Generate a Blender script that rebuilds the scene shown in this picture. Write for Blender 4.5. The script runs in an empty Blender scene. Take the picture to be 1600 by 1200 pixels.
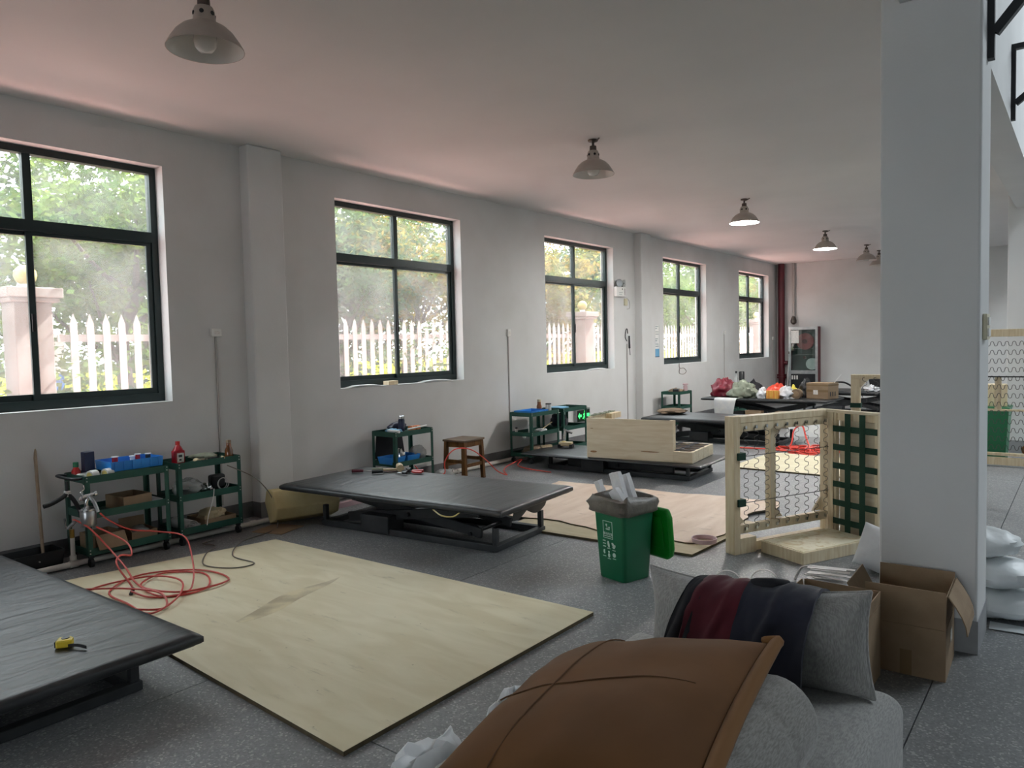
import bpy, math, random
from mathutils import Vector, Matrix, noise
random.seed(7)
PI = math.pi
scene = bpy.context.scene
COL = scene.collection

# ------------------------------------------------------------------ camera
# wall with the windows is the plane x = 0, Y runs along it, camera 1.6 m above the floor
CAM = Vector((6.4078, 0.0, 1.6))
cr = Vector((0.78856348, 0.614542, -0.02248949))
cu = Vector((-0.01354979, 0.05392563, 0.99845302))
cf = Vector((-0.61480407, 0.78703886, -0.0508507))
cam = bpy.data.cameras.new('camera')
cam.sensor_fit = 'HORIZONTAL'
cam.sensor_width = 36.0
cam.lens = 36.0 * 1152.34 / 1600.0
cam.clip_start = 0.05
cam_ob = bpy.data.objects.new('camera', cam)
COL.objects.link(cam_ob)
cam_ob.matrix_world = Matrix(((cr.x, cu.x, -cf.x, CAM.x), (cr.y, cu.y, -cf.y, CAM.y), (cr.z, cu.z, -cf.z, CAM.z), (0, 0, 0, 1)))
scene.camera = cam_ob

# ------------------------------------------------------------------ world, sun, hall fill lamp
world = bpy.data.worlds.new('world')
scene.world = world
world.use_nodes = True
wn = world.node_tree.nodes
wn['Background'].inputs[0].default_value = (0.88, 0.94, 1.0, 1)
wn['Background'].inputs[1].default_value = 4.5
sun = bpy.data.lights.new('sun', 'SUN')
sun.energy = 22.0
sun.angle = 0.02
sun.color = (1.0, 0.97, 0.95)
sun_ob = bpy.data.objects.new('sun', sun)
COL.objects.link(sun_ob)
SUN_DIR = Vector((0.13, 0.66, 0.74)).normalized()          # towards the sun
sun_ob.rotation_euler = (-SUN_DIR).to_track_quat('-Z', 'Y').to_euler()
sun_ob.location = (-6, 30, 30)
# added unseen area lamp under the closed hall roof, for the hall's cool light
hall_fill = bpy.data.lights.new('hall_fill_lamp', 'AREA')
hall_fill.shape = 'RECTANGLE'
hall_fill.size, hall_fill.size_y = 3.0, 7.0
hall_fill.energy = 520
hall_fill.color = (0.86, 0.94, 1.0)
hall_fill_ob = bpy.data.objects.new('hall_fill_lamp', hall_fill)
COL.objects.link(hall_fill_ob)
hall_fill_ob.location = (11.0, 12.0, 7.90)

scene.view_settings.view_transform = 'Standard'
scene.view_settings.look = 'None'
scene.view_settings.exposure = 0.75
scene.view_settings.gamma = 1.0
scene.view_settings.use_curve_mapping = False
try:
    scene.cycles.use_denoising = True
    scene.cycles.max_bounces = 10
    scene.cycles.diffuse_bounces = 6
    scene.cycles.transparent_max_bounces = 16
    scene.cycles.sample_clamp_indirect = 6.0
    scene.cycles.caustics_reflective = False
    scene.cycles.caustics_refractive = False
except Exception:
    pass

# ------------------------------------------------------------------ materials
def rgb(r, g, b):
    f = lambda c: (c / 255 / 12.92) if c / 255 <= 0.04045 else ((c / 255 + 0.055) / 1.055) ** 2.4
    return (f(r), f(g), f(b), 1.0)
MATS = {}
def mk(name, c1, c2=None, scale=6.0, rough=0.6, metal=0.0, bump=0.0, bscale=None, stretch=(1, 1, 1), contrast=(0.35, 0.65), spec=0.5,
       detail=4.0, alpha=1.0, trans=0.0, emit=0.0, sheen=0.0, coat=0.0, dist=0.0, bdist=0.02):
    m = bpy.data.materials.new(name)
    m.use_nodes = True
    nt = m.node_tree; N = nt.nodes; L = nt.links
    p = N['Principled BSDF']
    p.inputs['Base Color'].default_value = c1
    p.inputs['Roughness'].default_value = rough
    p.inputs['Metallic'].default_value = metal
    p.inputs['Specular IOR Level'].default_value = spec
    if sheen: p.inputs['Sheen Weight'].default_value = sheen
    if coat: p.inputs['Coat Weight'].default_value = coat
    if trans: p.inputs['Transmission Weight'].default_value = trans
    if alpha < 1: p.inputs['Alpha'].default_value = alpha
    if emit:
        p.inputs['Emission Color'].default_value = c1
        p.inputs['Emission Strength'].default_value = emit
    tc = mp = None
    if c2 is not None or bump:
        tc = N.new('ShaderNodeTexCoord'); mp = N.new('ShaderNodeMapping')
        mp.inputs['Scale'].default_value = stretch
        L.new(tc.outputs['Object'], mp.inputs[0])
    if c2 is not None:
        n = N.new('ShaderNodeTexNoise'); n.inputs['Scale'].default_value = scale; n.inputs['Detail'].default_value = detail
        n.inputs['Distortion'].default_value = dist
        L.new(mp.outputs[0], n.inputs['Vector'])
        r = N.new('ShaderNodeValToRGB')
        r.color_ramp.elements[0].position = contrast[0]; r.color_ramp.elements[1].position = contrast[1]
        r.color_ramp.elements[0].color = c1; r.color_ramp.elements[1].color = c2
        L.new(n.outputs['Fac'], r.inputs[0]); L.new(r.outputs[0], p.inputs['Base Color'])
    if bump:
        n = N.new('ShaderNodeTexNoise'); n.inputs['Scale'].default_value = bscale or scale; n.inputs['Detail'].default_value = 3
        L.new(mp.outputs[0], n.inputs['Vector'])
        b = N.new('ShaderNodeBump'); b.inputs['Strength'].default_value = bump; b.inputs['Distance'].default_value = bdist
        L.new(n.outputs['Fac'], b.inputs['Height']); L.new(b.outputs[0], p.inputs['Normal'])
    MATS[name] = m
    return m

mk('wall_paint', rgb(212, 213, 212), rgb(203, 203, 201), 1.3, 0.85, bump=0.05, bscale=60)
mk('ceiling_paint', rgb(226, 224, 223), rgb(219, 217, 216), 0.8, 0.9)
mk('column_paint', rgb(214, 215, 215), rgb(208, 209, 209), 1.6, 0.8, bump=0.05, bscale=50)
mk('skirting_grey', rgb(120, 121, 122), rgb(98, 98, 99), 5, 0.7)
mk('skirting_light', rgb(150, 152, 154), rgb(134, 136, 138), 5, 0.7)
mk('facade', rgb(215, 205, 195), rgb(205, 192, 182), 3, 0.9)
mk('window_frame', rgb(32, 46, 46), None, rough=0.35, metal=0.2)
mk('steel_black', rgb(46, 49, 52), rgb(58, 60, 62), 9, 0.55, metal=0.2)
mk('steel_dark', rgb(30, 33, 38), None, rough=0.5, metal=0.2)
mk('green_steel', rgb(34, 82, 70), rgb(28, 72, 60), 7, 0.42, metal=0.1)
mk('bolt', rgb(205, 208, 205), None, rough=0.3, metal=0.7)
mk('rubber', rgb(28, 28, 30), None, rough=0.7)
mk('chrome', rgb(205, 207, 208), None, rough=0.22, metal=0.95)
mk('aluminium', rgb(186, 188, 188), rgb(165, 168, 170), 12, 0.32, metal=0.85)
mk('white_plastic', rgb(224, 224, 220), None, rough=0.45)
mk('pvc', rgb(214, 211, 204), rgb(196, 190, 180), 4, 0.5)
mk('conduit', rgb(172, 168, 164), None, rough=0.5)
mk('cardboard', rgb(152, 130, 104), rgb(138, 116, 91), 7, 0.85, bump=0.08, bscale=30)
mk('cardboard_inner', rgb(160, 136, 110), rgb(144, 120, 94), 40, 0.85, stretch=(1, 1, 0.05))
mk('tape_tan', rgb(132, 110, 82), None, rough=0.25)
mk('pine', rgb(226, 212, 182), rgb(210, 190, 154), 4, 0.6, stretch=(9, 9, 0.8), detail=5, dist=0.6)
mk('plywood', rgb(224, 212, 187), rgb(212, 196, 166), 3.5, 0.6, stretch=(0.8, 5, 7), detail=5, dist=0.8)
mk('plywood_board', rgb(220, 212, 182), rgb(208, 198, 164), 2.2, 0.62, stretch=(0.7, 3.0, 1), detail=6, dist=1.0, bump=0.06, bscale=6)
mk('plywood_pink', rgb(226, 204, 184), rgb(212, 186, 164), 2.5, 0.62, stretch=(3.0, 0.6, 1), detail=6, dist=0.7)
mk('board_worn', rgb(196, 184, 152), rgb(180, 166, 132), 3, 0.65, stretch=(1, 3, 1), detail=6)
mk('stain', rgb(176, 164, 134), rgb(214, 203, 166), 5, 0.5, contrast=(0.4, 0.6))
mk('knot', rgb(150, 110, 70), rgb(120, 84, 50), 20, 0.6)
mk('board_edge', rgb(92, 80, 56), rgb(70, 60, 42), 14, 0.8)
mk('osb', rgb(236, 228, 200), rgb(204, 182, 130), 9, 0.7, contrast=(0.5, 0.72), dist=1.5)
mk('stool_wood', rgb(120, 82, 40), rgb(92, 60, 28), 5, 0.4, stretch=(6, 6, 1))
mk('stool_seat', rgb(110, 92, 74), rgb(84, 68, 54), 4, 0.5)
mk('broom_wood', rgb(166, 148, 126), rgb(140, 122, 100), 8, 0.6, stretch=(8, 8, 0.5))
mk('blue_plastic', rgb(56, 146, 226), rgb(46, 130, 212), 5, 0.3)
mk('red_plastic', rgb(196, 38, 38), None, rough=0.3)
mk('red_liquid', rgb(168, 22, 40), None, rough=0.15, coat=0.5)
mk('amber', rgb(108, 62, 30), None, rough=0.12, coat=0.5)
mk('navy', rgb(26, 34, 66), rgb(20, 26, 52), 6, 0.35)
mk('black_plastic', rgb(24, 25, 28), None, rough=0.4)
mk('label_white', rgb(228, 226, 220), rgb(205, 200, 196), 60, 0.6)
mk('paper', rgb(232, 232, 228), rgb(216, 218, 220), 8, 0.7)
mk('tape_yellow', rgb(214, 196, 120), None, rough=0.3)
mk('clear_film', rgb(214, 216, 214), rgb(190, 192, 190), 9, 0.18, alpha=0.55)
mk('hose_red', rgb(206, 84, 74), rgb(188, 66, 60), 20, 0.4)
mk('hose_bright', rgb(232, 80, 66), None, rough=0.4)
mk('cable_grey', rgb(118, 112, 104), None, rough=0.5)
mk('cable_black', rgb(30, 30, 32), None, rough=0.5)
mk('foam_tan', rgb(206, 190, 142), rgb(194, 176, 126), 5, 0.9, bump=0.12, bscale=90)
mk('foam_white', rgb(232, 232, 232), rgb(222, 222, 224), 30, 0.85, bump=0.1, bscale=80)
mk('bin_green', rgb(20, 108, 70), rgb(18, 98, 64), 3, 0.38)
mk('lid_green', rgb(10, 132, 34), rgb(8, 118, 28), 3, 0.3)
mk('print_white', rgb(205, 222, 212), None, rough=0.5)
mk('liner', rgb(118, 112, 102), rgb(92, 88, 80), 9, 0.38, bump=0.25, bscale=28)
mk('webbing', rgb(18, 62, 44), rgb(14, 50, 36), 120, 0.8)
mk('spring_wire', rgb(74, 70, 70), None, rough=0.35, metal=0.6)
mk('suede', rgb(116, 80, 46), rgb(100, 68, 38), 2.4, 0.9, sheen=0.06, bump=0.06, bscale=7, spec=0.2)
mk('suede_light', rgb(124, 88, 52), None, rough=0.9, sheen=0.06, spec=0.2)
mk('thread', rgb(92, 62, 34), None, rough=0.9)
mk('maroon', rgb(92, 26, 40), rgb(76, 20, 32), 5, 0.9, sheen=0.1, bump=0.15, bscale=9)
mk('navy_cloth', rgb(24, 28, 46), rgb(14, 16, 28), 5, 0.85, sheen=0.15, bump=0.2, bscale=9)
mk('black_cloth', rgb(20, 20, 26), rgb(30, 30, 36), 5, 0.85, bump=0.2, bscale=9)
mk('sage_cloth', rgb(152, 160, 142), rgb(128, 134, 118), 5, 0.85, bump=0.2, bscale=9)
mk('brown_cloth', rgb(138, 118, 98), rgb(108, 92, 74), 6, 0.9, bump=0.2, bscale=12)
mk('dark_red_cloth', rgb(132, 28, 48), rgb(104, 20, 38), 4, 0.5, bump=0.2, bscale=8)
mk('orange_bag', rgb(226, 78, 52), rgb(204, 62, 42), 6, 0.4, bump=0.2, bscale=14)
mk('orange_box', rgb(222, 132, 50), rgb(236, 196, 92), 22, 0.5, stretch=(3, 3, 0.1), contrast=(0.45, 0.55))
mk('orange_flat', rgb(206, 110, 44), None, rough=0.5)
mk('yellow_cloth', rgb(232, 220, 90), None, rough=0.7)
mk('white_cloth', rgb(228, 228, 230), rgb(206, 208, 212), 4, 0.8, bump=0.25, bscale=7)
mk('white_sack', rgb(226, 230, 232), rgb(206, 212, 214), 4, 0.4, bump=0.35, bscale=8)
mk('strap_white', rgb(206, 202, 200), None, rough=0.5)
mk('lamp_shade', rgb(176, 166, 156), rgb(164, 154, 146), 6, 0.45, metal=0.1)
mk('lamp_inside', rgb(214, 210, 204), None, rough=0.4)
mk('bulb_off', rgb(222, 220, 214), None, rough=0.08, alpha=0.75)
mk('fitting', rgb(88, 78, 72), None, rough=0.4, metal=0.5)
mk('pipe_red', rgb(96, 24, 36), rgb(84, 20, 30), 4, 0.4)
mk('cabinet_red', rgb(104, 34, 42), None, rough=0.45)
mk('cabinet_back', rgb(54, 74, 70), rgb(44, 58, 56), 3, 0.5)
mk('hose_reel', rgb(186, 92, 92), rgb(160, 64, 66), 24, 0.6)
mk('poster_blue', rgb(120, 182, 214), rgb(92, 156, 196), 3, 0.5)
mk('poster_line', rgb(120, 140, 138), None, rough=0.6)
mk('switch_cream', rgb(206, 200, 170), None, rough=0.4)
mk('tool_yellow', rgb(232, 206, 62), None, rough=0.3)
mk('tool_wood', rgb(196, 178, 142), None, rough=0.5)
mk('trowel', rgb(140, 84, 46), None, rough=0.5)
mk('fence_white', rgb(166, 160, 157), rgb(158, 150, 147), 4, 0.6)
mk('pier_stone', rgb(122, 112, 107), rgb(112, 102, 97), 6, 0.8)
mk('globe', rgb(172, 156, 100), None, rough=0.3)
mk('paving_red', rgb(222, 172, 164), rgb(212, 162, 154), 2.0, 0.9)
mk('street', rgb(98, 97, 93), rgb(88, 87, 83), 1.5, 0.9)
mk('bark', rgb(70, 62, 56), rgb(50, 44, 40), 9, 0.9, bump=0.3, bscale=20)
mk('trunk_lime', rgb(232, 230, 224), None, rough=0.9)
mk('barrel_blue', rgb(40, 110, 190), None, rough=0.5)
mk('brass', rgb(150, 120, 60), None, rough=0.3, metal=0.7)
mk('exit_panel', rgb(8, 30, 14), None, rough=0.3)
mk('exit_green', rgb(60, 235, 110), None, rough=0.5, emit=1.2)
mk('book_wrap', rgb(206, 178, 182), rgb(190, 160, 166), 4, 0.6)
mk('hall_steel', rgb(96, 100, 102), None, rough=0.6)

def leaf_mat(name, c1, c2):
    m = bpy.data.materials.new(name); m.use_nodes = True
    N = m.node_tree.nodes; L = m.node_tree.links
    out = N['Material Output']; N.remove(N['Principled BSDF'])
    tc = N.new('ShaderNodeTexCoord'); n = N.new('ShaderNodeTexNoise'); n.inputs['Scale'].default_value = 1.7; n.inputs['Detail'].default_value = 6
    L.new(tc.outputs['Object'], n.inputs['Vector'])
    r = N.new('ShaderNodeValToRGB'); r.color_ramp.elements[0].position = 0.4; r.color_ramp.elements[1].position = 0.62
    r.color_ramp.elements[0].color = c1; r.color_ramp.elements[1].color = c2
    L.new(n.outputs['Fac'], r.inputs[0])
    d = N.new('ShaderNodeBsdfDiffuse'); t = N.new('ShaderNodeBsdfTranslucent'); mx = N.new('ShaderNodeMixShader'); mx.inputs[0].default_value = 0.45
    L.new(r.outputs[0], d.inputs[0]); L.new(r.outputs[0], t.inputs[0]); L.new(d.outputs[0], mx.inputs[1]); L.new(t.outputs[0], mx.inputs[2])
    L.new(mx.outputs[0], out.inputs[0]); MATS[name] = m
leaf_mat('leaf_green', rgb(58, 82, 42), rgb(96, 112, 52))
leaf_mat('leaf_yellow', rgb(90, 98, 44), rgb(132, 108, 52))
leaf_mat('leaf_dark', rgb(50, 70, 46), rgb(74, 92, 54))
leaf_mat('leaf_lime', rgb(182, 192, 66), rgb(220, 210, 90))

def glass_mat():
    m = bpy.data.materials.new('dusty_glass'); m.use_nodes = True
    N = m.node_tree.nodes; L = m.node_tree.links
    out = N['Material Output']; N.remove(N['Principled BSDF'])
    t = N.new('ShaderNodeBsdfTransparent'); t.inputs[0].default_value = (0.95, 0.97, 0.96, 1)
    tr = N.new('ShaderNodeBsdfTranslucent'); tr.inputs[0].default_value = (0.9, 0.92, 0.9, 1)
    g = N.new('ShaderNodeBsdfGlossy'); g.inputs['Roughness'].default_value = 0.03
    tc = N.new('ShaderNodeTexCoord'); n = N.new('ShaderNodeTexNoise'); n.inputs['Scale'].default_value = 2.3; n.inputs['Detail'].default_value = 5
    L.new(tc.outputs['Object'], n.inputs['Vector'])
    mr = N.new('ShaderNodeMapRange'); mr.inputs['From Min'].default_value = 0.3; mr.inputs['From Max'].default_value = 0.7
    mr.inputs['To Min'].default_value = 0.035; mr.inputs['To Max'].default_value = 0.10
    L.new(n.outputs['Fac'], mr.inputs['Value'])
    m1 = N.new('ShaderNodeMixShader'); L.new(mr.outputs[0], m1.inputs[0]); L.new(t.outputs[0], m1.inputs[1]); L.new(tr.outputs[0], m1.inputs[2])
    m2 = N.new('ShaderNodeMixShader'); m2.inputs[0].default_value = 0.03; L.new(m1.outputs[0], m2.inputs[1]); L.new(g.outputs[0], m2.inputs[2])
    L.new(m2.outputs[0], out.inputs[0]); MATS['dusty_glass'] = m
glass_mat()
def clear_glass():
    m = bpy.data.materials.new('cabinet_glass'); m.use_nodes = True
    N = m.node_tree.nodes; L = m.node_tree.links
    out = N['Material Output']; N.remove(N['Principled BSDF'])
    t = N.new('ShaderNodeBsdfTransparent'); t.inputs[0].default_value = (0.8, 0.86, 0.84, 1)
    g = N.new('ShaderNodeBsdfGlossy'); g.inputs['Roughness'].default_value = 0.02
    m2 = N.new('ShaderNodeMixShader'); m2.inputs[0].default_value = 0.08; L.new(t.outputs[0], m2.inputs[1]); L.new(g.outputs[0], m2.inputs[2])
    L.new(m2.outputs[0], out.inputs[0]); MATS['cabinet_glass'] = m
clear_glass()

def floor_mat():            # ground terrazzo: pale chips in dark grey cement, worn in patches
    m = mk('terrazzo', rgb(120, 122, 123), None, rough=0.5)
    nt = m.node_tree; N = nt.nodes; L = nt.links; p = N['Principled BSDF']
    tc = N.new('ShaderNodeTexCoord')
    v = N.new('ShaderNodeTexVoronoi'); v.inputs['Scale'].default_value = 120
    L.new(tc.outputs['Object'], v.inputs['Vector'])
    chip = N.new('ShaderNodeValToRGB'); e = chip.color_ramp.elements
    e[0].position = 0.0; e[0].color = rgb(116, 118, 119); e[1].position = 0.86; e[1].color = rgb(136, 138, 139)
    x = e.new(0.94); x.color = rgb(170, 170, 169)
    sep = N.new('ShaderNodeSeparateColor'); L.new(v.outputs['Color'], sep.inputs[0]); L.new(sep.outputs[0], chip.inputs[0])
    n = N.new('ShaderNodeTexNoise'); n.inputs['Scale'].default_value = 0.9; n.inputs['Detail'].default_value = 7
    L.new(tc.outputs['Object'], n.inputs['Vector'])
    rr = N.new('ShaderNodeValToRGB'); rr.color_ramp.elements[0].position = 0.35; rr.color_ramp.elements[1].position = 0.7
    rr.color_ramp.elements[0].color = (0.78, 0.78, 0.78, 1); rr.color_ramp.elements[1].color = (1.12, 1.12, 1.13, 1)
    L.new(n.outputs['Fac'], rr.inputs[0])
    mx = N.new('ShaderNodeMix'); mx.data_type = 'RGBA'; mx.blend_type = 'MULTIPLY'; mx.inputs[0].default_value = 1.0
    L.new(chip.outputs[0], mx.inputs[6]); L.new(rr.outputs[0], mx.inputs[7]); L.new(mx.outputs[2], p.inputs['Base Color'])
    r2 = N.new('ShaderNodeMapRange'); r2.inputs['To Min'].default_value = 0.38; r2.inputs['To Max'].default_value = 0.62
    L.new(n.outputs['Fac'], r2.inputs['Value']); L.new(r2.outputs[0], p.inputs['Roughness'])
floor_mat()
def scuff(name, dark, amount):          # small dark specks and faint scuffs worn into a board
    m = MATS[name]; N = m.node_tree.nodes; L = m.node_tree.links; p = N['Principled BSDF']
    src = p.inputs['Base Color'].links[0].from_socket
    tc = N.new('ShaderNodeTexCoord'); v = N.new('ShaderNodeTexVoronoi'); v.inputs['Scale'].default_value = 9; v.inputs['Randomness'].default_value = 1.0
    L.new(tc.outputs['Object'], v.inputs['Vector'])
    a = N.new('ShaderNodeMath'); a.operation = 'LESS_THAN'; a.inputs[1].default_value = 0.045; L.new(v.outputs['Distance'], a.inputs[0])
    mp = N.new('ShaderNodeMapping'); mp.inputs['Scale'].default_value = (1.2, 6, 1); mp.inputs['Rotation'].default_value = (0, 0, 0.5); L.new(tc.outputs['Object'], mp.inputs[0])
    n = N.new('ShaderNodeTexNoise'); n.inputs['Scale'].default_value = 2.4; n.inputs['Detail'].default_value = 8; n.inputs['Roughness'].default_value = 0.7; L.new(mp.outputs[0], n.inputs['Vector'])
    r = N.new('ShaderNodeMapRange'); r.inputs['From Min'].default_value = 0.60; r.inputs['From Max'].default_value = 0.72; r.inputs['To Max'].default_value = amount; L.new(n.outputs['Fac'], r.inputs['Value'])
    sc = N.new('ShaderNodeMath'); sc.operation = 'MULTIPLY'; sc.inputs[1].default_value = 0.5; L.new(a.outputs[0], sc.inputs[0])
    ad = N.new('ShaderNodeMath'); ad.operation = 'MAXIMUM'; L.new(sc.outputs[0], ad.inputs[0]); L.new(r.outputs[0], ad.inputs[1])
    mx = N.new('ShaderNodeMix'); mx.data_type = 'RGBA'; L.new(ad.outputs[0], mx.inputs[0]); L.new(src, mx.inputs[6]); mx.inputs[7].default_value = dark; L.new(mx.outputs[2], p.inputs['Base Color'])
scuff('plywood_board', rgb(128, 118, 92), 0.45); scuff('plywood_pink', rgb(120, 92, 76), 0.7)

def vinyl_mat():            # black upholstery vinyl with long soft creases
    m = mk('black_vinyl', rgb(34, 36, 38), rgb(46, 48, 50), 2.2, 0.42, stretch=(0.6, 3, 1), spec=0.5)
    nt = m.node_tree; N = nt.nodes; L = nt.links; p = N['Principled BSDF']
    tc = N.new('ShaderNodeTexCoord'); mp = N.new('ShaderNodeMapping'); mp.inputs['Scale'].default_value = (3.5, 0.8, 1); mp.inputs['Rotation'].default_value = (0, 0, 0.25)
    L.new(tc.outputs['Object'], mp.inputs[0])
    n = N.new('ShaderNodeTexNoise'); n.inputs['Scale'].default_value = 3.0; n.inputs['Detail'].default_value = 4; n.inputs['Distortion'].default_value = 0.7
    L.new(mp.outputs[0], n.inputs['Vector'])
    b = N.new('ShaderNodeBump'); b.inputs['Strength'].default_value = 0.35; b.inputs['Distance'].default_value = 0.02
    L.new(n.outputs['Fac'], b.inputs['Height']); L.new(b.outputs[0], p.inputs['Normal'])
vinyl_mat()

def weave_mat(name, c1, c2, s=130):      # slubby linen weave
    m = mk(name, c1, None, rough=0.9, sheen=0.25)
    nt = m.node_tree; N = nt.nodes; L = nt.links; p = N['Principled BSDF']
    tc = N.new('ShaderNodeTexCoord'); outs = []
    for st in ((1, 0.12, 0.12), (0.12, 0.12, 1)):
        mp = N.new('ShaderNodeMapping'); mp.inputs['Scale'].default_value = st; L.new(tc.outputs['Object'], mp.inputs[0])
        n = N.new('ShaderNodeTexNoise'); n.inputs['Scale'].default_value = s; n.inputs['Detail'].default_value = 2; L.new(mp.outputs[0], n.inputs['Vector']); outs.append(n.outputs['Fac'])
    a = N.new('ShaderNodeMath'); a.operation = 'ADD'; L.new(outs[0], a.inputs[0]); L.new(outs[1], a.inputs[1])
    r = N.new('ShaderNodeValToRGB'); r.color_ramp.elements[0].position = 0.40; r.color_ramp.elements[1].position = 0.60
    r.color_ramp.elements[0].color = c1; r.color_ramp.elements[1].color = c2
    h = N.new('ShaderNodeMath'); h.operation = 'MULTIPLY'; h.inputs[1].default_value = 0.5; L.new(a.outputs[0], h.inputs[0])
    L.new(h.outputs[0], r.inputs[0]); L.new(r.outputs[0], p.inputs['Base Color'])
    b = N.new('ShaderNodeBump'); b.inputs['Strength'].default_value = 0.3; b.inputs['Distance'].default_value = 0.004
    L.new(h.outputs[0], b.inputs['Height']); L.new(b.outputs[0], p.inputs['Normal'])
weave_mat('linen_grey', rgb(136, 136, 134), rgb(164, 164, 161), 420)
weave_mat('linen_dark', rgb(118, 116, 112), rgb(146, 144, 140), 420)

# ------------------------------------------------------------------ mesh helpers
class MB:
    def __init__(s): s.v = []; s.f = []
    def add(s, vs, fs):
        k = len(s.v); s.v += [tuple(p) for p in vs]; s.f += [tuple(i + k for i in f) for f in fs]; return s
    def b(s, x0, x1, y0, y1, z0, z1, M=None):
        vs = [Vector(p) for p in ((x0, y0, z0), (x1, y0, z0), (x1, y1, z0), (x0, y1, z0), (x0, y0, z1), (x1, y0, z1), (x1, y1, z1), (x0, y1, z1))]
        if M is not None: vs = [M @ p for p in vs]
        return s.add(vs, ((0, 3, 2, 1), (4, 5, 6, 7), (0, 1, 5, 4), (1, 2, 6, 5), (2, 3, 7, 6), (3, 0, 4, 7)))
    def bar(s, p0, p1, w, h, up=(0, 0, 1)):      # rectangular bar between two points
        p0 = Vector(p0); p1 = Vector(p1); d = (p1 - p0).normalized(); up = Vector(up)
        if abs(d.dot(up)) > 0.99: up = Vector((1, 0, 0))
        r = d.cross(up).normalized() * w / 2; u = r.cross(d).normalized() * h / 2
        vs = [p + a * r + c * u for p in (p0, p1) for a, c in ((-1, -1), (1, -1), (1, 1), (-1, 1))]
        return s.add(vs, ((0, 1, 2, 3), (7, 6, 5, 4), (0, 4, 5, 1), (1, 5, 6, 2), (2, 6, 7, 3), (3, 7, 4, 0)))
    def cyl(s, p0, p1, r0, r1=None, n=12, caps=True):
        r1 = r0 if r1 is None else r1; p0 = Vector(p0); p1 = Vector(p1); d = (p1 - p0).normalized()
        a = d.orthogonal().normalized(); c = d.cross(a)
        vs = []
        for p, r in ((p0, r0), (p1, r1)):
            for i in range(n): t = 2 * PI * i / n; vs.append(p + r * (math.cos(t) * a + math.sin(t) * c))
        fs = [(i, (i + 1) % n, n + (i + 1) % n, n + i) for i in range(n)]
        if caps: fs += [tuple(range(n - 1, -1, -1)), tuple(range(n, 2 * n))]
        return s.add(vs, fs)
    def lathe(s, prof, n=20, c=(0, 0, 0), M=None, caps=True):
        c = Vector(c); vs = []
        for r, z in prof:
            for i in range(n): t = 2 * PI * i / n; vs.append(c + Vector((r * math.cos(t), r * math.sin(t), z)))
        if M is not None: vs = [M @ p for p in vs]
        fs = []
        for k in range(len(prof) - 1):
            for i in range(n): j = (i + 1) % n; fs.append((k * n + i, k * n + j, (k + 1) * n + j, (k + 1) * n + i))
        if caps: fs += [tuple(range(n - 1, -1, -1)), tuple((len(prof) - 1) * n + i for i in range(n))]
        return s.add(vs, fs)
    def tube(s, pts, r, n=6, closed=False, rfun=None):
        pts = [Vector(p) for p in pts]; m = len(pts); ref = None; vs = []
        for i, p in enumerate(pts):
            a = pts[(i - 1) % m] if (closed or i > 0) else p; q = pts[(i + 1) % m] if (closed or i < m - 1) else p
            d = (q - a)
            d = d.normalized() if d.length > 1e-9 else Vector((0, 0, 1))
            if ref is None: ref = d.orthogonal().normalized()
            ref = ref - d * ref.dot(d)
            ref = ref.normalized() if ref.length > 1e-6 else d.orthogonal().normalized()
            c = d.cross(ref); rr = rfun(i / (m - 1)) if rfun else r
            for k in range(n): t = 2 * PI * k / n; vs.append(p + rr * (math.cos(t) * ref + math.sin(t) * c))
        fs = []
        for i in range(m if closed else m - 1):
            j = (i + 1) % m
            for k in range(n): l = (k + 1) % n; fs.append((i * n + k, i * n + l, j * n + l, j * n + k))
        if not closed: fs += [tuple(range(n - 1, -1, -1)), tuple((m - 1) * n + k for k in range(n))]
        return s.add(vs, fs)
    def prism(s, poly, t0, t1, M):      # poly in local XY, extruded local Z t0..t1, placed by M
        n = len(poly); vs = [M @ Vector((x, y, t)) for t in (t0, t1) for x, y in poly]
        return s.add(vs, [tuple(range(n - 1, -1, -1)), tuple(range(n, 2 * n))] + [(i, (i + 1) % n, n + (i + 1) % n, n + i) for i in range(n)])
    def sheet(s, fn, nu, nv, th=0.0):   # fn(u,v)->point ; closed slab when th given (offset along z-ish normal)
        P = [[Vector(fn(i / nu, j / nv)) for j in range(nv + 1)] for i in range(nu + 1)]
        W = nv + 1; vs = [p for row in P for p in row]
        fs = [(i * W + j, (i + 1) * W + j, (i + 1) * W + j + 1, i * W + j + 1) for i in range(nu) for j in range(nv)]
        if th:
            k = len(vs); low = []
            for i in range(nu + 1):
                for j in range(nv + 1):
                    du = P[min(i + 1, nu)][j] - P[max(i - 1, 0)][j]; dv = P[i][min(j + 1, nv)] - P[i][max(j - 1, 0)]
                    nn = du.cross(dv); nn = nn.normalized() if nn.length > 1e-9 else Vector((0, 0, 1)); low.append(P[i][j] - nn * th)
            vs += low
            fs += [tuple(k + q for q in reversed(f)) for f in fs[:]]
            rim = [(i, 0) for i in range(nu + 1)] + [(nu, j) for j in range(1, nv + 1)] + [(i, nv) for i in range(nu - 1, -1, -1)] + [(0, j) for j in range(nv - 1, 0, -1)]
            ids = [i * W + j for i, j in rim]
            for a, c in zip(ids, ids[1:] + ids[:1]): fs.append((a, a + k, c + k, c))
        return s.add(vs, fs)
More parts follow.
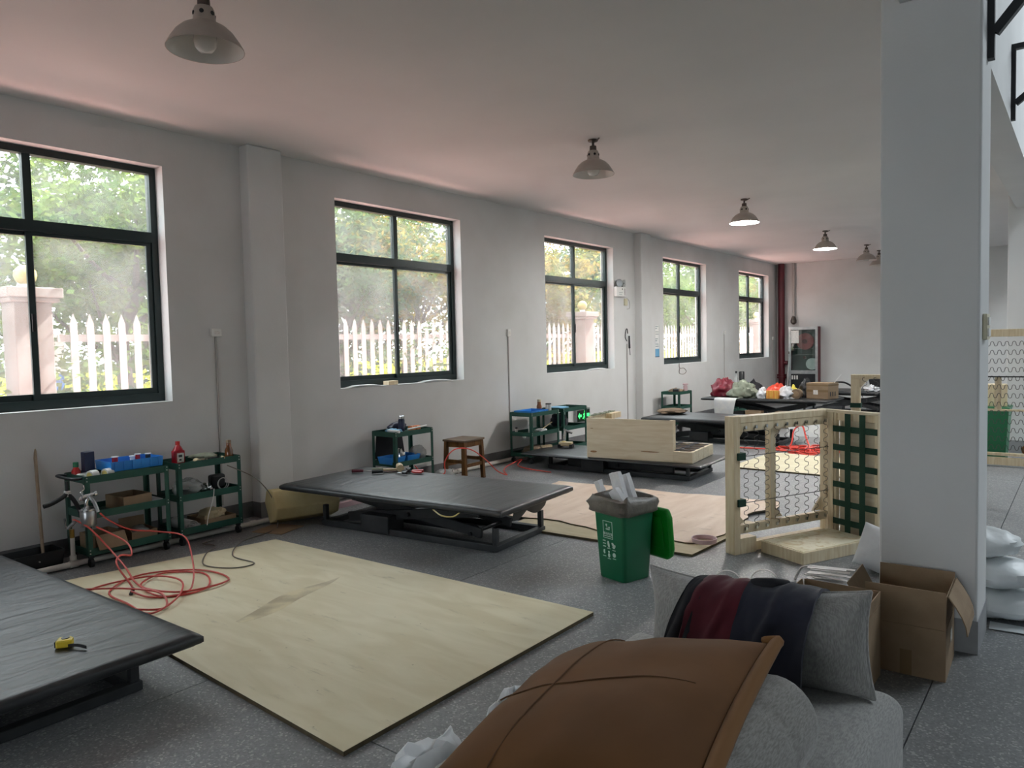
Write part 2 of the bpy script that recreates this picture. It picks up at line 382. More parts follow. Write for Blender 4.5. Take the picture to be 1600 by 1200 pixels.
    def build(s, name, mat, parent=None, smooth=None, bevel=0, seg=2, loc=None, fix=True):
        me = bpy.data.meshes.new(name); me.from_pydata(s.v, [], s.f); me.update()
        if fix:
            import bmesh
            bm = bmesh.new(); bm.from_mesh(me); bmesh.ops.recalc_face_normals(bm, faces=bm.faces); bm.to_mesh(me); bm.free()
        me.materials.append(MATS[mat])
        if smooth is not None:
            me.shade_smooth(); me.set_sharp_from_angle(angle=math.radians(smooth))
        o = bpy.data.objects.new(name, me); COL.objects.link(o)
        if parent is not None: o.parent = parent
        if loc is not None: o.location = loc
        if bevel:
            md = o.modifiers.new('bevel', 'BEVEL'); md.width = bevel; md.segments = seg; md.limit_method = 'ANGLE'; md.angle_limit = math.radians(40)
        return o

def tag(o, label=None, cat=None, group=None, kind=None):
    if label: o['label'] = label
    if cat: o['category'] = cat
    if group: o['group'] = group
    if kind: o['kind'] = kind
    return o
def thing(name, label, cat, loc=(0, 0, 0), rz=0.0, group=None, kind=None, rot=None):
    o = bpy.data.objects.new(name, None); COL.objects.link(o); o.empty_display_size = 0.1
    o.location = loc; o.rotation_euler = rot if rot else (0, 0, rz)
    return tag(o, label, cat, group, kind)
def copy_tree(o, parent=None):
    c = o.copy(); COL.objects.link(c); c.parent = parent
    for ch in o.children: copy_tree(ch, c)
    return c
def share(o, parent, loc, rz=0.0, scale=None, rot=None):    # copy of one piece with shared mesh
    c = o.copy(); COL.objects.link(c); c.parent = parent; c.location = loc; c.rotation_euler = rot if rot else (0, 0, rz)
    if scale: c.scale = scale
    return c
def smooth_path(pts, k=6, closed=False):
    P = [Vector(p) for p in pts]; n = len(P); out = []
    for i in range(n if closed else n - 1):
        g = (lambda j: P[j % n]) if closed else (lambda j: P[max(0, min(n - 1, j))])
        a, b_, c, d = g(i - 1), g(i), g(i + 1), g(i + 2)
        for t in range(k):
            t /= k; out.append(0.5 * ((2 * b_) + (c - a) * t + (2 * a - 5 * b_ + 4 * c - d) * t * t + (-a + 3 * b_ - 3 * c + d) * t ** 3))
    if not closed: out.append(P[-1])
    return out
def fnoise(p, s=1.0, seed=0): return noise.noise(Vector((p[0] * s + seed * 17.3, p[1] * s - seed * 9.1, (p[2] if len(p) > 2 else 0) * s + seed * 3.7)))
RX = lambda a: Matrix.Rotation(a, 4, 'X')
RY = lambda a: Matrix.Rotation(a, 4, 'Y')
RZ = lambda a: Matrix.Rotation(a, 4, 'Z')
T = lambda x, y, z: Matrix.Translation((x, y, z))
def struct(o): o['kind'] = 'structure'; return o

def pillow_mb(w, d, t, n=20, p=2.6, corner=0.06, cornery=None, wrinkle=0.012, seed=1, sag=0.0):
    """plump cushion lying in XY, centre at origin"""
    m = MB(); top = []; 
    def pt(u, v, sgn):
        x = u * w / 2; y = v * d / 2
        prof = max(0.0, (1 - abs(u) ** p)) ** 0.55 * max(0.0, (1 - abs(v) ** p)) ** 0.55
        pin = 1 - corner * (1 - abs(v) ** 2) * abs(u) ** 4; pin2 = 1 - (corner if cornery is None else (cornery if v > 0 else 0.0)) * (1 - abs(u) ** 2) * abs(v) ** 4
        edge = (max(abs(u), abs(v))) ** 3
        wr = wrinkle * (fnoise((x, y, sgn), 7, seed) + 0.6 * math.sin(9 * math.atan2(v, u) + seed) * edge * (1 - edge) * 3)
        return Vector((x * pin, y * pin2, sgn * (prof * t / 2 + 0.004) + wr * (prof + 0.05) - sag * (1 - u * u)))
    N1 = n + 1; vs = []
    for sgn in (1, -1):
        for i in range(N1):
            for j in range(N1):
                u = math.sin((i / n - 0.5) * PI); v = math.sin((j / n - 0.5) * PI); vs.append(pt(u, v, sgn))
    fs = [(i * N1 + j, (i + 1) * N1 + j, (i + 1) * N1 + j + 1, i * N1 + j + 1) for i in range(n) for j in range(n)]
    k = N1 * N1; fs += [tuple(k + q for q in reversed(f)) for f in fs[:]]
    rim = [(i, 0) for i in range(N1)] + [(n, j) for j in range(1, N1)] + [(i, n) for i in range(n - 1, -1, -1)] + [(0, j) for j in range(n - 1, 0, -1)]
    ids = [i * N1 + j for i, j in rim]
    for a, c in zip(ids, ids[1:] + ids[:1]): fs.append((a, a + k, c + k, c))
    m.add(vs, fs)
    m.rim = [(vs[i] + vs[i + k]) / 2 for i in ids]
    return m
def lump_mb(rx, ry, rz, n=18, rough=0.18, seed=1, flat=0.0, s=2.2, peak=0.0, folds=0.0):
    """crumpled sack or heap standing on z=0"""
    m = MB(); rows = n // 2 + 2; vs = []; fs = []
    for k in range(rows + 1):
        ph = PI * k / rows
        for i in range(n):
            th = 2 * PI * i / n; d = Vector((math.sin(ph) * math.cos(th), math.sin(ph) * math.sin(th), math.cos(ph)))
            r = 1 + rough * (fnoise(d, s, seed) + 0.5 * fnoise(d, s * 2.4, seed + 5)); z = (d.z * r) * rz
            if peak: r *= 1 - peak * max(0.0, d.z) ** 1.5
            if folds: r *= 1 + folds * math.sin(9 * th + 4 * fnoise(d, 1.5, seed)) * (0.3 + abs(d.z)) * math.sin(ph)
            z = max(z, -rz * (1 - flat)); vs.append(Vector((d.x * r * rx, d.y * r * ry, z + rz * (1 - flat))))
    for k in range(rows):
        for i in range(n): j = (i + 1) % n; fs.append((k * n + i, (k + 1) * n + i, (k + 1) * n + j, k * n + j))
    return m.add(vs, fs)

# ================================================================== THE SETTING
ZC = 3.565                      # ceiling height
WIN = [(-10.392, -8.375), (-6.501, -4.484), (-2.61, -0.593), (1.282, 3.298), (5.173, 7.19), (9.064, 11.081), (12.955, 14.972), (16.847, 18.863)]
ZS, ZH = 1.18, 3.243            # sill and head of the windows
YB, YF, XR, ZR = 19.5, -12.0, 14.0, 8.0

# floor: dark bed and terrazzo slabs with open joints
floor = MB().b(-0.25, XR + 0.2, YF - 0.2, YB + 0.2, -0.16, -0.012).build('floor', 'skirting_grey'); struct(floor)
xs = [0.0, 3.03, 5.86, 8.7, 11.5, XR]
ys = [YF, -9.73, -5.84, -1.95, 1.94, 5.83, 9.72, 13.61, 17.5, YB]
for i in range(len(xs) - 1):
    for j in range(len(ys) - 1):
        MB().b(xs[i] + 0.003, xs[i + 1] - 0.003, ys[j] + 0.003, ys[j + 1] - 0.003, -0.02, 0.0).build('slab', 'terrazzo', floor)

# left wall with window openings (one mesh, 0.25 thick)
wl = MB()
wl.b(-0.25, 0, YF, YB + 0.2, -0.1, ZS).b(-0.25, 0, YF, YB + 0.2, ZH, ZC + 0.02)
edges = [YF] + [e for w in WIN for e in w] + [YB + 0.2]
for a, c in zip(edges[0::2], edges[1::2]): wl.b(-0.25, 0, a, c, ZS, ZH)
struct(wl.build('wall_left', 'wall_paint'))
# upper storey of the facade, shades the strip next to the wall
struct(MB().b(-0.25, 0.0, YF, YB + 0.2, ZC + 0.2, ZR).build('wall_left_upper', 'facade'))
struct(MB().b(-0.25, XR + 0.2, YB, YB + 0.2, -0.1, ZR).build('wall_back', 'wall_paint'))
# wall behind the camera with an added opening, lets light onto the column front
struct(MB().b(-0.25, 4.6, YF - 0.2, YF, -0.1, ZR).b(9.4, XR + 0.2, YF - 0.2, YF, -0.1, ZR).b(4.6, 9.4, YF - 0.2, YF, 3.5, ZR).build('wall_front', 'wall_paint'))
struct(MB().b(XR, XR + 0.2, YF, YB, -0.1, ZR).build('wall_right', 'wall_paint'))
rl = struct(MB().b(9.4, 9.5, 8.4, 15.6, 7.88, ZR).b(12.5, 12.6, 8.4, 15.6, 7.88, ZR).b(9.5, 12.5, 8.4, 8.5, 7.88, ZR).b(9.5, 12.5, 15.5, 15.6, 7.88, ZR).build('trim_fill_lamp', 'white_plastic'))  # frame added around the fill lamp, the roof above has no opening
struct(MB().b(-0.25, XR + 0.2, YF - 0.2, YB + 0.2, ZR, ZR + 0.15).build('ceiling_hall', 'hall_steel'))
struct(MB().b(-0.25, 5.63, YF, YB, ZC, ZC + 0.2).build('ceiling', 'ceiling_paint'))
# edge beam over the columns with the wall of the upper floor above it
struct(MB().b(5.63, 5.90, YF, YB, 3.30, ZR).build('wall_mezzanine', 'column_paint'))
# columns
for i, y in enumerate((-11.28, -3.50, 4.28, 12.06)):
    c = struct(MB().b(5.54, 5.99, y, y + 0.40, 0.0, ZR if False else 5.2).build('column', 'column_paint', bevel=0.012))
    MB().b(5.536, 5.994, y - 0.004, y + 0.404, 0.0, 0.17).build('skirting', 'skirting_light', c)
# wall pilasters
for i, y in enumerate((-11.51, -3.73, 4.05, 11.83)):
    c = struct(MB().b(-0.01, 0.14, y, y + 0.38, 0.0, ZC).build('trim_%d' % (i + 1), 'wall_paint', bevel=0.015))
    MB().b(0.0, 0.143, y - 0.003, y + 0.383, 0.0, 0.15).build('skirting', 'skirting_grey', c)
bb = MB()
for a, c in ((YF, -11.51), (-11.13, -3.73), (-3.35, 4.05), (4.43, 11.83), (12.21, YB)): bb.b(0.0, 0.006, a, c, 0.0, 0.15)
struct(bb.build('baseboard_left', 'skirting_grey'))
struct(MB().b(0.006, 5.9, YB - 0.006, YB, 0.0, 0.15).build('baseboard_back', 'skirting_grey'))

# windows: dark frame, fixed lights above, two sliding sashes below
ZT = 2.63
def window(k, y0, y1):
    w = thing('window_%d' % k, None, None, (-0.17, (y0 + y1) / 2, 0), kind='structure')
    h = (y1 - y0) / 2; f = 0.055
    fr = MB().b(-0.04, 0.04, -h, -h + f, ZS, ZH).b(-0.04, 0.04, h - f, h, ZS, ZH).b(-0.04, 0.04, -h + f, h - f, ZH - f, ZH).b(-0.04, 0.04, -h + f, h - f, ZS, ZS + 0.075)
    fr.build('frame', 'window_frame', w)
    MB().b(-0.045, 0.045, -h + f, h - f, ZT - 0.045, ZT + 0.045).build('transom', 'window_frame', w)
    MB().b(-0.03, 0.03, -0.03, 0.03, ZT + 0.045, ZH - f).build('mullion', 'window_frame', w)
    za, zb = ZS + 0.075, ZT - 0.045
    for s, xo in ((-1, -0.018), (1, 0.012)):
        a, c = (-h + f, 0.03) if s < 0 else (-0.03, h - f)
        sash = MB().b(xo - 0.013, xo + 0.013, a, a + 0.045, za, zb).b(xo - 0.013, xo + 0.013, c - 0.045, c, za, zb).b(xo - 0.013, xo + 0.013, a + 0.045, c - 0.045, zb - 0.03, zb).b(xo - 0.013, xo + 0.013, a + 0.045, c - 0.045, za, za + 0.05)
        so = sash.build('sash', 'window_frame', w)
        MB().b(xo - 0.003, xo + 0.003, a + 0.045, c - 0.045, za + 0.05, zb - 0.03).build('glass_pane', 'dusty_glass', so)
        if s > 0: MB().b(xo + 0.013, xo + 0.034, -0.02, 0.002, 1.80, 1.94).build('latch', 'rubber', so)
    for a, c in ((-h + f, -0.03), (0.03, h - f)):
        MB().b(-0.003, 0.003, a, c, ZT + 0.045, ZH - f).build('glass_pane', 'dusty_glass', w)
    # plastered sill
    MB().b(0.041, 0.17, -h, h, ZS - 0.003, ZS + 0.002).build('sill', 'wall_paint', w)
for k, (a, c) in enumerate(WIN): window(k + 1, a, c)

# ================================================================== OUTSIDE
OZ = -0.15
struct(MB().b(-3.4, -0.25, -14, 36, OZ - 0.1, OZ).build('ground_paving', 'paving_red'))
struct(MB().b(-40, -3.4, -14, 60, OZ - 0.1, OZ).build('ground_street', 'street'))
struct(MB().b(-0.25, 22, -30, YF - 0.2, OZ - 0.1, OZ + 0.1).build('ground_yard', 'street'))
XF = -3.0
def fence(y0, y1, label):
    f = thing('picket_fence', label, 'fence', (XF, (y0 + y1) / 2, OZ), group='white picket fence runs outside the windows')
    L = (y1 - y0) / 2
    for z in (0.35, 1.92): MB().b(-0.03, 0.0, -L, L, z, z + 0.085).build('rail', 'fence_white', f)
    p = None; n = int((2 * L) / 0.1835); off = (2 * L - (n - 1) * 0.1835) / 2
    for i in range(n):
        y = -L + off + i * 0.1835
        if p is None:
            m = MB(); w, t = 0.04, 0.02
            m.add([(0.001, -w, 0.08), (0.001 + t, -w, 0.08), (0.001 + t, w, 0.08), (0.001, w, 0.08), (0.001, -w, 2.13), (0.001 + t, -w, 2.13), (0.001 + t, w, 2.13), (0.001, w, 2.13), (0.001, 0, 2.25), (0.001 + t, 0, 2.25)],
                  [(0, 3, 2, 1), (0, 1, 5, 4), (2, 3, 7, 6), (0, 4, 8, 7, 3), (1, 2, 6, 9, 5), (4, 5, 9, 8), (6, 7, 8, 9)])
            p = m.build('picket', 'fence_white', f, loc=(0, y, 0))
        else: share(p, f, (0, y, 0))
PIER = [3.22, 14.80, 26.4]
fence(-4.0, PIER[0] - 0.30, 'white picket fence left of the globe-topped pier outside the nearest window')
fence(PIER[0] + 0.30, PIER[1] - 0.30, 'white picket fence between two globe-topped piers, behind the middle windows')
fence(PIER[1] + 0.30, PIER[2] - 0.30, 'white picket fence outside the two farthest windows')
for i, y in enumerate(PIER):
    p = thing('gate_pier', ['stone pier with a yellow globe lamp outside the nearest window', 'stone pier with a yellow globe lamp seen through the third window', 'stone pier with a yellow globe lamp seen through the farthest window'][i], 'pier', (XF, y, OZ), group='globe-topped piers in the fence')
    MB().b(-0.19, 0.19, -0.19, 0.19, 0, 2.36).build('shaft', 'pier_stone', p, bevel=0.01)
    MB().b(-0.25, 0.25, -0.25, 0.25, 2.36, 2.41).b(-0.28, 0.28, -0.28, 0.28, 2.41, 2.52).build('cap', 'pier_stone', p, bevel=0.01)
    MB().lathe([(0.06, 2.52), (0.06, 2.57)], 12).build('lamp_base', 'white_plastic', p)
    MB().lathe([(0.001, 2.555)] + [(0.115 * math.sin(a), 2.67 - 0.115 * math.cos(a)) for a in [PI * k / 10 for k in range(1, 10)]] + [(0.001, 2.785)], 20).build('globe_lamp', 'globe', p, smooth=60)

def tree(y, x, h, rad, mat, label, n=6500, seed=0, lean=0.0, lime=False, leaf=0.11, low=1.6):
    rnd = random.Random(seed)
    t = thing('street_tree', label, 'tree', (x, y, OZ), group='trees outside the windows')
    pts = [Vector((lean * k * k * 0.03 + 0.06 * math.sin(k * 1.7 + seed), 0.08 * math.cos(k * 1.3 + seed), h * 0.62 * k / 6)) for k in range(7)]
    tr = MB().tube(smooth_path(pts, 3), 0.16, 9, rfun=lambda u: 0.15 * (1 - 0.62 * u)); ends = []
    for b in range(9):
        a = rnd.uniform(0, 2 * PI); z0 = rnd.uniform(0.28, 0.6) * h; base = pts[min(6, int(z0 / (h * 0.62) * 6))].copy(); base.z = z0
        e = base + Vector((math.cos(a), math.sin(a), 0)) * rad * rnd.uniform(0.45, 0.8) + Vector((0, 0, rnd.uniform(0.5, 1.6)))
        m = (base + e) / 2 + Vector((0, 0, -0.15)); tr.tube(smooth_path([base, m, e], 4), 0.04, 6, rfun=lambda u: 0.055 * (1 - 0.75 * u)); ends.append(e)
    tr.build('trunk', 'bark', t, smooth=60)
    if lime: MB().cyl((pts[0].x, pts[0].y, 0), (pts[1].x * 0.8, pts[1].y, 1.1), 0.165, 0.15, 12).build('lime_wash', 'trunk_lime', t, smooth=60)
    vs = []; fs = []
    cl = [(Vector((rnd.gauss(0, rad * 0.7), rnd.gauss(0, rad * 0.7), 1.2)), 0.6) for _ in range(10 if low < 1 else 3)] + [(Vector((0, 0, h * 0.72)) + Vector((rnd.gauss(0, 1), rnd.gauss(0, 1), rnd.gauss(0, 0.8))) * rad * 0.5, rnd.uniform(0.35, 0.75)) for _ in range(46)] + [(e, 0.55) for e in ends]
    for _ in range(n):
        c, r = rnd.choice(cl); d = Vector((rnd.gauss(0, 1), rnd.gauss(0, 1), rnd.gauss(0, 1))).normalized() * r * rnd.random() ** 0.4
        p = c + d
        if p.z < low: p.z = low + rnd.random() * 1.2
        ax = Vector((rnd.gauss(0, 1), rnd.gauss(0, 1), rnd.gauss(0, 0.6))).normalized(); wv = ax.cross(Vector((rnd.gauss(0, 1), rnd.gauss(0, 1), rnd.gauss(0, 1)))).normalized()
        l = leaf * rnd.uniform(0.7, 1.4); w = l * 0.42; k = len(vs)
        vs += [p - ax * l, p + wv * w, p + ax * l, p - wv * w]; fs.append((k, k + 1, k + 2, k + 3))
    fo = MB().add(vs, fs).build('foliage', mat, t, fix=False); fo['kind'] = 'stuff'
    return t
TREES = [(0.2, -6.2, 4.7, 1.9, 'leaf_green', 'green tree left of the pier outside the nearest window', False),
         (5.05, -5.1, 4.9, 1.8, 'leaf_green', 'leaning green tree behind the fence in the nearest window', False),
         (9.4, -5.2, 4.5, 1.8, 'leaf_dark', 'dark green tree at the left of the second window', True),
         (11.6, -5.6, 4.3, 1.7, 'leaf_yellow', 'yellowing tree at the right of the second window', False),
         (15.6, -5.2, 4.7, 1.9, 'leaf_yellow', 'yellow green tree behind the third window', False),
         (18.2, -6.2, 4.7, 2.0, 'leaf_dark', 'dark tree between the third and fourth window', False),
         (22.0, -5.3, 4.5, 1.9, 'leaf_green', 'bright green tree behind the fourth window', False),
         (26.5, -5.4, 4.5, 1.9, 'leaf_green', 'green tree behind the farthest window', False),
         (30.5, -5.4, 4.6, 1.9, 'leaf_green', 'green tree at the left of the farthest window', False),
         (34.5, -6.0, 4.8, 2.0, 'leaf_yellow', 'yellow green tree at the right of the farthest window', False),
         (45.0, -11.0, 6.2, 2.9, 'leaf_dark', 'distant dark tree at the right of the farthest window', False),
         (3.3, -10.5, 6.0, 2.5, 'leaf_dark', 'taller tree farther back, left in the nearest window', False),
         (8.2, -11.0, 6.2, 2.5, 'leaf_green', 'taller tree farther back, right in the nearest window', False),
         (14.5, -10.5, 6.2, 2.5, 'leaf_green', 'taller tree farther back in the second window', False),
         (20.5, -10.5, 6.2, 2.5, 'leaf_yellow', 'taller tree farther back in the third window', False),
         (28.0, -10.5, 6.2, 2.7, 'leaf_dark', 'taller tree farther back in the fourth window', False),
         (36.0, -11.0, 6.2, 2.9, 'leaf_green', 'taller tree farther back in the farthest window', False)]
for i, (y, x, h, r, m, lab, lime) in enumerate(TREES):
    tree(y, x, h, r, m, lab, seed=i + 3, lean=(1.2 if i == 1 else 0.3), lime=lime or i in (1, 4), n=11000 if x > -8 else 11000, leaf=0.062 if x > -8 else 0.10, low=1.3 if x > -8 else 0.5)
def hedge(y0, y1, x, label):
    rnd = random.Random(int(y0 * 10)); vs = []; fs = []
    t = thing('clipped_hedge', label, 'hedge', (x, (y0 + y1) / 2, OZ), group='low yellow hedges along the street')
    L = (y1 - y0) / 2
    for _ in range(int(900 * L)):
        p = Vector((rnd.uniform(-0.45, 0.45), rnd.uniform(-L, L), 0.1 + 1.35 * rnd.random() ** 0.6)); l = 0.07 * rnd.uniform(0.6, 1.3)
        ax = Vector((rnd.gauss(0, 1), rnd.gauss(0, 1), rnd.gauss(0, 1))).normalized(); wv = ax.orthogonal().normalized(); k = len(vs)
        vs += [p - ax * l, p + wv * l * 0.6, p + ax * l, p - wv * l * 0.6]; fs.append((k, k + 1, k + 2, k + 3))
    o = MB().add(vs, fs).build('foliage', 'leaf_lime', t, fix=False); o['kind'] = 'stuff'
    st = MB()
    for i in range(int(L * 2)): yy = -L + 0.5 + i; st.cyl((0, yy, 0), (0.05, yy, 0.8), 0.025, 0.015, 6)
    st.build('stem', 'bark', t)
hedge(3.0, 9.0, -7.2, 'low yellow green hedge behind the nearest window fence')
hedge(10.0, 17.0, -7.2, 'low yellow green hedge behind the second window fence')
hedge(19.0, 30.0, -7.2, 'low yellow green hedge behind the far windows fence')
bl = thing('street_bin', 'blue street bin behind the fence in the nearest window', 'bin', (-5.9, 4.45, OZ))
MB().b(-0.2, 0.2, -0.15, 0.15, 0.08, 1.5).build('body', 'barrel_blue', bl, bevel=0.03)
MB().b(-0.2, 0.2, -0.17, 0.17, 1.5, 2.1).build('panel', 'white_plastic', bl, bevel=0.02)
MB().b(-0.15, 0.15, -0.1, 0.1, 0.0, 0.08).build('foot', 'rubber', bl)

# ================================================================== BIG THINGS
# ---- scissor lift tables: base frame, stop posts, crossed arms, padded vinyl top
def lift_table(label, cx, cy, deg, z, L=2.42, W=1.12, dx=-0.03, dy=-0.06, ripped=False, pad=0.06):
    t = thing('lift_table', label, 'table', (cx, cy, 0), math.radians(deg), group='black scissor lift upholstery tables')
    bl_, bw = 0.94, 0.345
    for s in (-1, 1):
        MB().b(-bl_, bl_, s * bw - 0.03, s * bw + 0.03, 0.0, 0.055).build('base_rail', 'steel_black', t, bevel=0.004)
        MB().b(s * bl_ - 0.03, s * bl_ + 0.03, -bw - 0.03, bw + 0.03, 0.004, 0.05).build('base_crossbar', 'steel_black', t, bevel=0.004)
        for q in (-1, 1):
            MB().b(s * (bl_ - 0.0) - 0.02, s * (bl_ - 0.0) + 0.02, q * bw - 0.02, q * bw + 0.02, 0.05, min(0.19, z - pad - 0.012)).build('stop_post', 'steel_black', t, bevel=0.003)
    zt = z - pad - 0.045
    for q in (-1, 1):
        y = q * (bw - 0.075)
        MB().bar((-0.72, y, 0.09), (0.72, y, zt - 0.02), 0.03, 0.085, (0, 1, 0) if False else (0, 0, 1)).build('scissor_arm', 'steel_black', t, bevel=0.006)
        y2 = q * (bw - 0.125)
        MB().bar((0.72, y2, 0.09), (-0.72, y2, zt - 0.02), 0.03, 0.085).build('scissor_arm', 'steel_black', t, bevel=0.006)
        MB().cyl((0, q * (bw - 0.15), (zt + 0.07) / 2), (0, q * (bw - 0.03), (zt + 0.07) / 2), 0.022, n=10).build('pivot_pin', 'steel_dark', t, smooth=40)
        MB().b(-0.86, 0.86, q * (bw - 0.075) - 0.022, q * (bw - 0.075) + 0.022, zt, zt + 0.045).build('top_rail', 'steel_black', t, bevel=0.003)
    for x in (-0.62, 0.62): MB().cyl((x, -bw + 0.09, 0.08), (x, bw - 0.09, 0.08), 0.016, n=10).build('axle', 'steel_dark', t, smooth=40)
    MB().b(-0.5, 0.5, -0.06, 0.06, 0.03, 0.075).build('hydraulic_ram', 'steel_dark', t, bevel=0.02)
    MB().b(-0.46, -0.14, -bw - 0.05, -bw + 0.16, 0.012, 0.165).build('motor_box', 'steel_black', t, bevel=0.01)
    # padded top: rounded slab with slightly uneven vinyl
    n, mW = 34, 16; hl, hw, h = L / 2, W / 2, pad; m = MB(); rows = []
    ring = []
    def rr(u, v):       # rounded rectangle outline param
        return u, v
    vs = []; fs = []
    N1, M1 = n + 1, mW + 1
    for lay in (0, 1):
        for i in range(N1):
            for j in range(M1):
                u = math.sin((i / n - 0.5) * PI) ; v = math.sin((j / mW - 0.5) * PI)
                e = max(abs(u), abs(v)); x = dx + u * hl; y = dy + v * hw
                rim = max(0.0, 1 - (1 - abs(u)) * hl / 0.03) if (1 - abs(u)) * hl < 0.03 else 0.0
                rim = max(rim, max(0.0, 1 - (1 - abs(v)) * hw / 0.03) if (1 - abs(v)) * hw < 0.03 else 0.0)
                wob = 0.004 * fnoise((x, y, 0), 2.2, int(cy * 3)) + 0.002 * fnoise((x * 4, y, 1), 2.0, 4)
                if lay == 0: zz = z - 0.018 * rim ** 2 + wob * (1 - rim)
                else: zz = z - h + 0.016 * rim ** 2
                vs.append((x, y, zz))
    k = N1 * M1
    fs = [(i * M1 + j, (i + 1) * M1 + j, (i + 1) * M1 + j + 1, i * M1 + j + 1) for i in range(n) for j in range(mW)]
    fs += [tuple(k + q for q in reversed(f)) for f in fs[:]]
    rimi = [(i, 0) for i in range(N1)] + [(n, j) for j in range(1, M1)] + [(i, mW) for i in range(n - 1, -1, -1)] + [(0, j) for j in range(mW - 1, 0, -1)]
    ids = [i * M1 + j for i, j in rimi]
    for a, c in zip(ids, ids[1:] + ids[:1]): fs.append((a, a + k, c + k, c))
    m.add(vs, fs).build('tabletop', 'black_vinyl', t, smooth=70)
    if ripped:
        MB().sheet(lambda u, v: (dx + hl - 0.05 - 0.02 * v, dy - hw + 0.25 + 0.5 * u, z - h + 0.004 - v * (0.035 + 0.05 * abs(math.sin(5 * u + 1)))), 14, 3, 0.004).build('torn_vinyl', 'black_vinyl', t, smooth=60)
        MB().tube(smooth_path([(dx + 0.55, dy - hw + 0.03, z - h), (dx + 0.66, dy - hw - 0.005, z - h - 0.03), (dx + 0.76, dy - hw + 0.01, z - h - 0.03), (dx + 0.82, dy - hw + 0.03, z - h + 0.01)], 4), 0.006, 5).build('loose_cord', 'tape_yellow', t, smooth=60)
    return t
lift_table('black lift table nearest the camera with a yellow tape measure on it', 1.91, 1.22, 1.0, 0.27, L=2.50, dx=-0.05, dy=0.0)
lift_table('black padded lift table with torn underside behind the yellow floor board', 1.813, 4.651, 5.2, 0.40, ripped=True)
lift_table('low black lift table carrying the pale plywood sofa frame', 1.82, 8.23, 2.5, 0.21, L=2.46, W=1.0, dx=-0.05, dy=-0.05, pad=0.035)
lift_table('black lift table with a folded brown garment, behind the plywood sofa frame', 1.78, 11.55, 1.0, 0.385, L=2.35, W=1.12)
lift_table('black lift table covered with bags, cloth and a cardboard box', 1.66, 14.15, 0.0, 0.52, L=2.35, W=1.15, dx=-0.02, dy=0.0, pad=0.05)
lift_table('farthest black lift table near the back wall', 2.45, 17.05, 0.0, 0.50, L=2.1, W=1.1, dx=0.0, dy=0.0)

# ---- plywood boards on the floor
def board(name, label, quad, z0, th, mat, jitter=0.0, seed=2, hole=None):
    o = thing(name, label, 'board', (sum(p[0] for p in quad) / 4, sum(p[1] for p in quad) / 4, z0))
    c = Vector(o.location)
    pts = []
    for k in range(4):
        a = Vector((*quad[k], 0)); b_ = Vector((*quad[(k + 1) % 4], 0)); n = 16 if jitter else 1
        for i in range(n):
            p = a.lerp(b_, i / n); nn = (b_ - a).normalized().cross(Vector((0, 0, 1)))
            p = p + nn * (jitter * (fnoise((p.x, p.y, seed), 2.3, seed) + 0.6 * fnoise((p.x, p.y, seed), 6, seed)) if i else 0); pts.append((p.x - c.x, p.y - c.y))
    MB().prism(pts, 0.0, th - 0.0015, Matrix()).build('core', 'board_edge', o)
    MB().prism(pts, th - 0.0015, th, Matrix()).build('face_veneer', mat, o)
    return o
b1 = board('floor_board', 'large pale yellow plywood board on the floor in front', [(0.72, 1.98), (4.118, 1.80), (4.125, 3.655), (1.03, 3.60)], 0.0, 0.022, 'plywood_board')
MB().sheet(lambda u, v: (2.50 - 2.498 - 0.19 * u + 0.05 * math.sin(3 * u), 2.34 - 2.759 + 0.9 * u + (v - 0.5) * 0.02, 0.0222 + 0.0003 * math.sin(PI * v)) if False else
           (2.50 - 2.498 - 0.20 * u + (v - 0.5) * 0.22 * math.sin(PI * min(1, 0.06 + u * 0.94)) * (1 - 0.55 * u) + 0.02 * math.sin(9 * u), 2.34 - 2.759 + 0.92 * u, 0.0223), 22, 4, 0.0003).build('glue_stain', 'stain', b1)
b2 = board('floor_board', 'worn yellowish floor board sticking out under the pink plywood sheet', [(2.40, 5.04), (4.10, 5.09), (4.17, 6.3), (2.1, 6.9)], 0.0, 0.02, 'board_worn', jitter=0.0)
b3 = board('plywood_sheet', 'pinkish ragged plywood sheet on the floor behind the green bin', [(1.62, 5.30), (4.08, 5.40), (4.05, 7.2), (1.60, 7.0)], 0.020, 0.012, 'plywood_pink', jitter=0.10, seed=5)
b4 = board('floor_board', 'pale yellow board on the floor behind the upright spring frame', [(2.85, 9.0), (4.35, 8.95), (4.5, 10.35), (2.9, 10.45)], 0.0, 0.02, 'plywood_board')

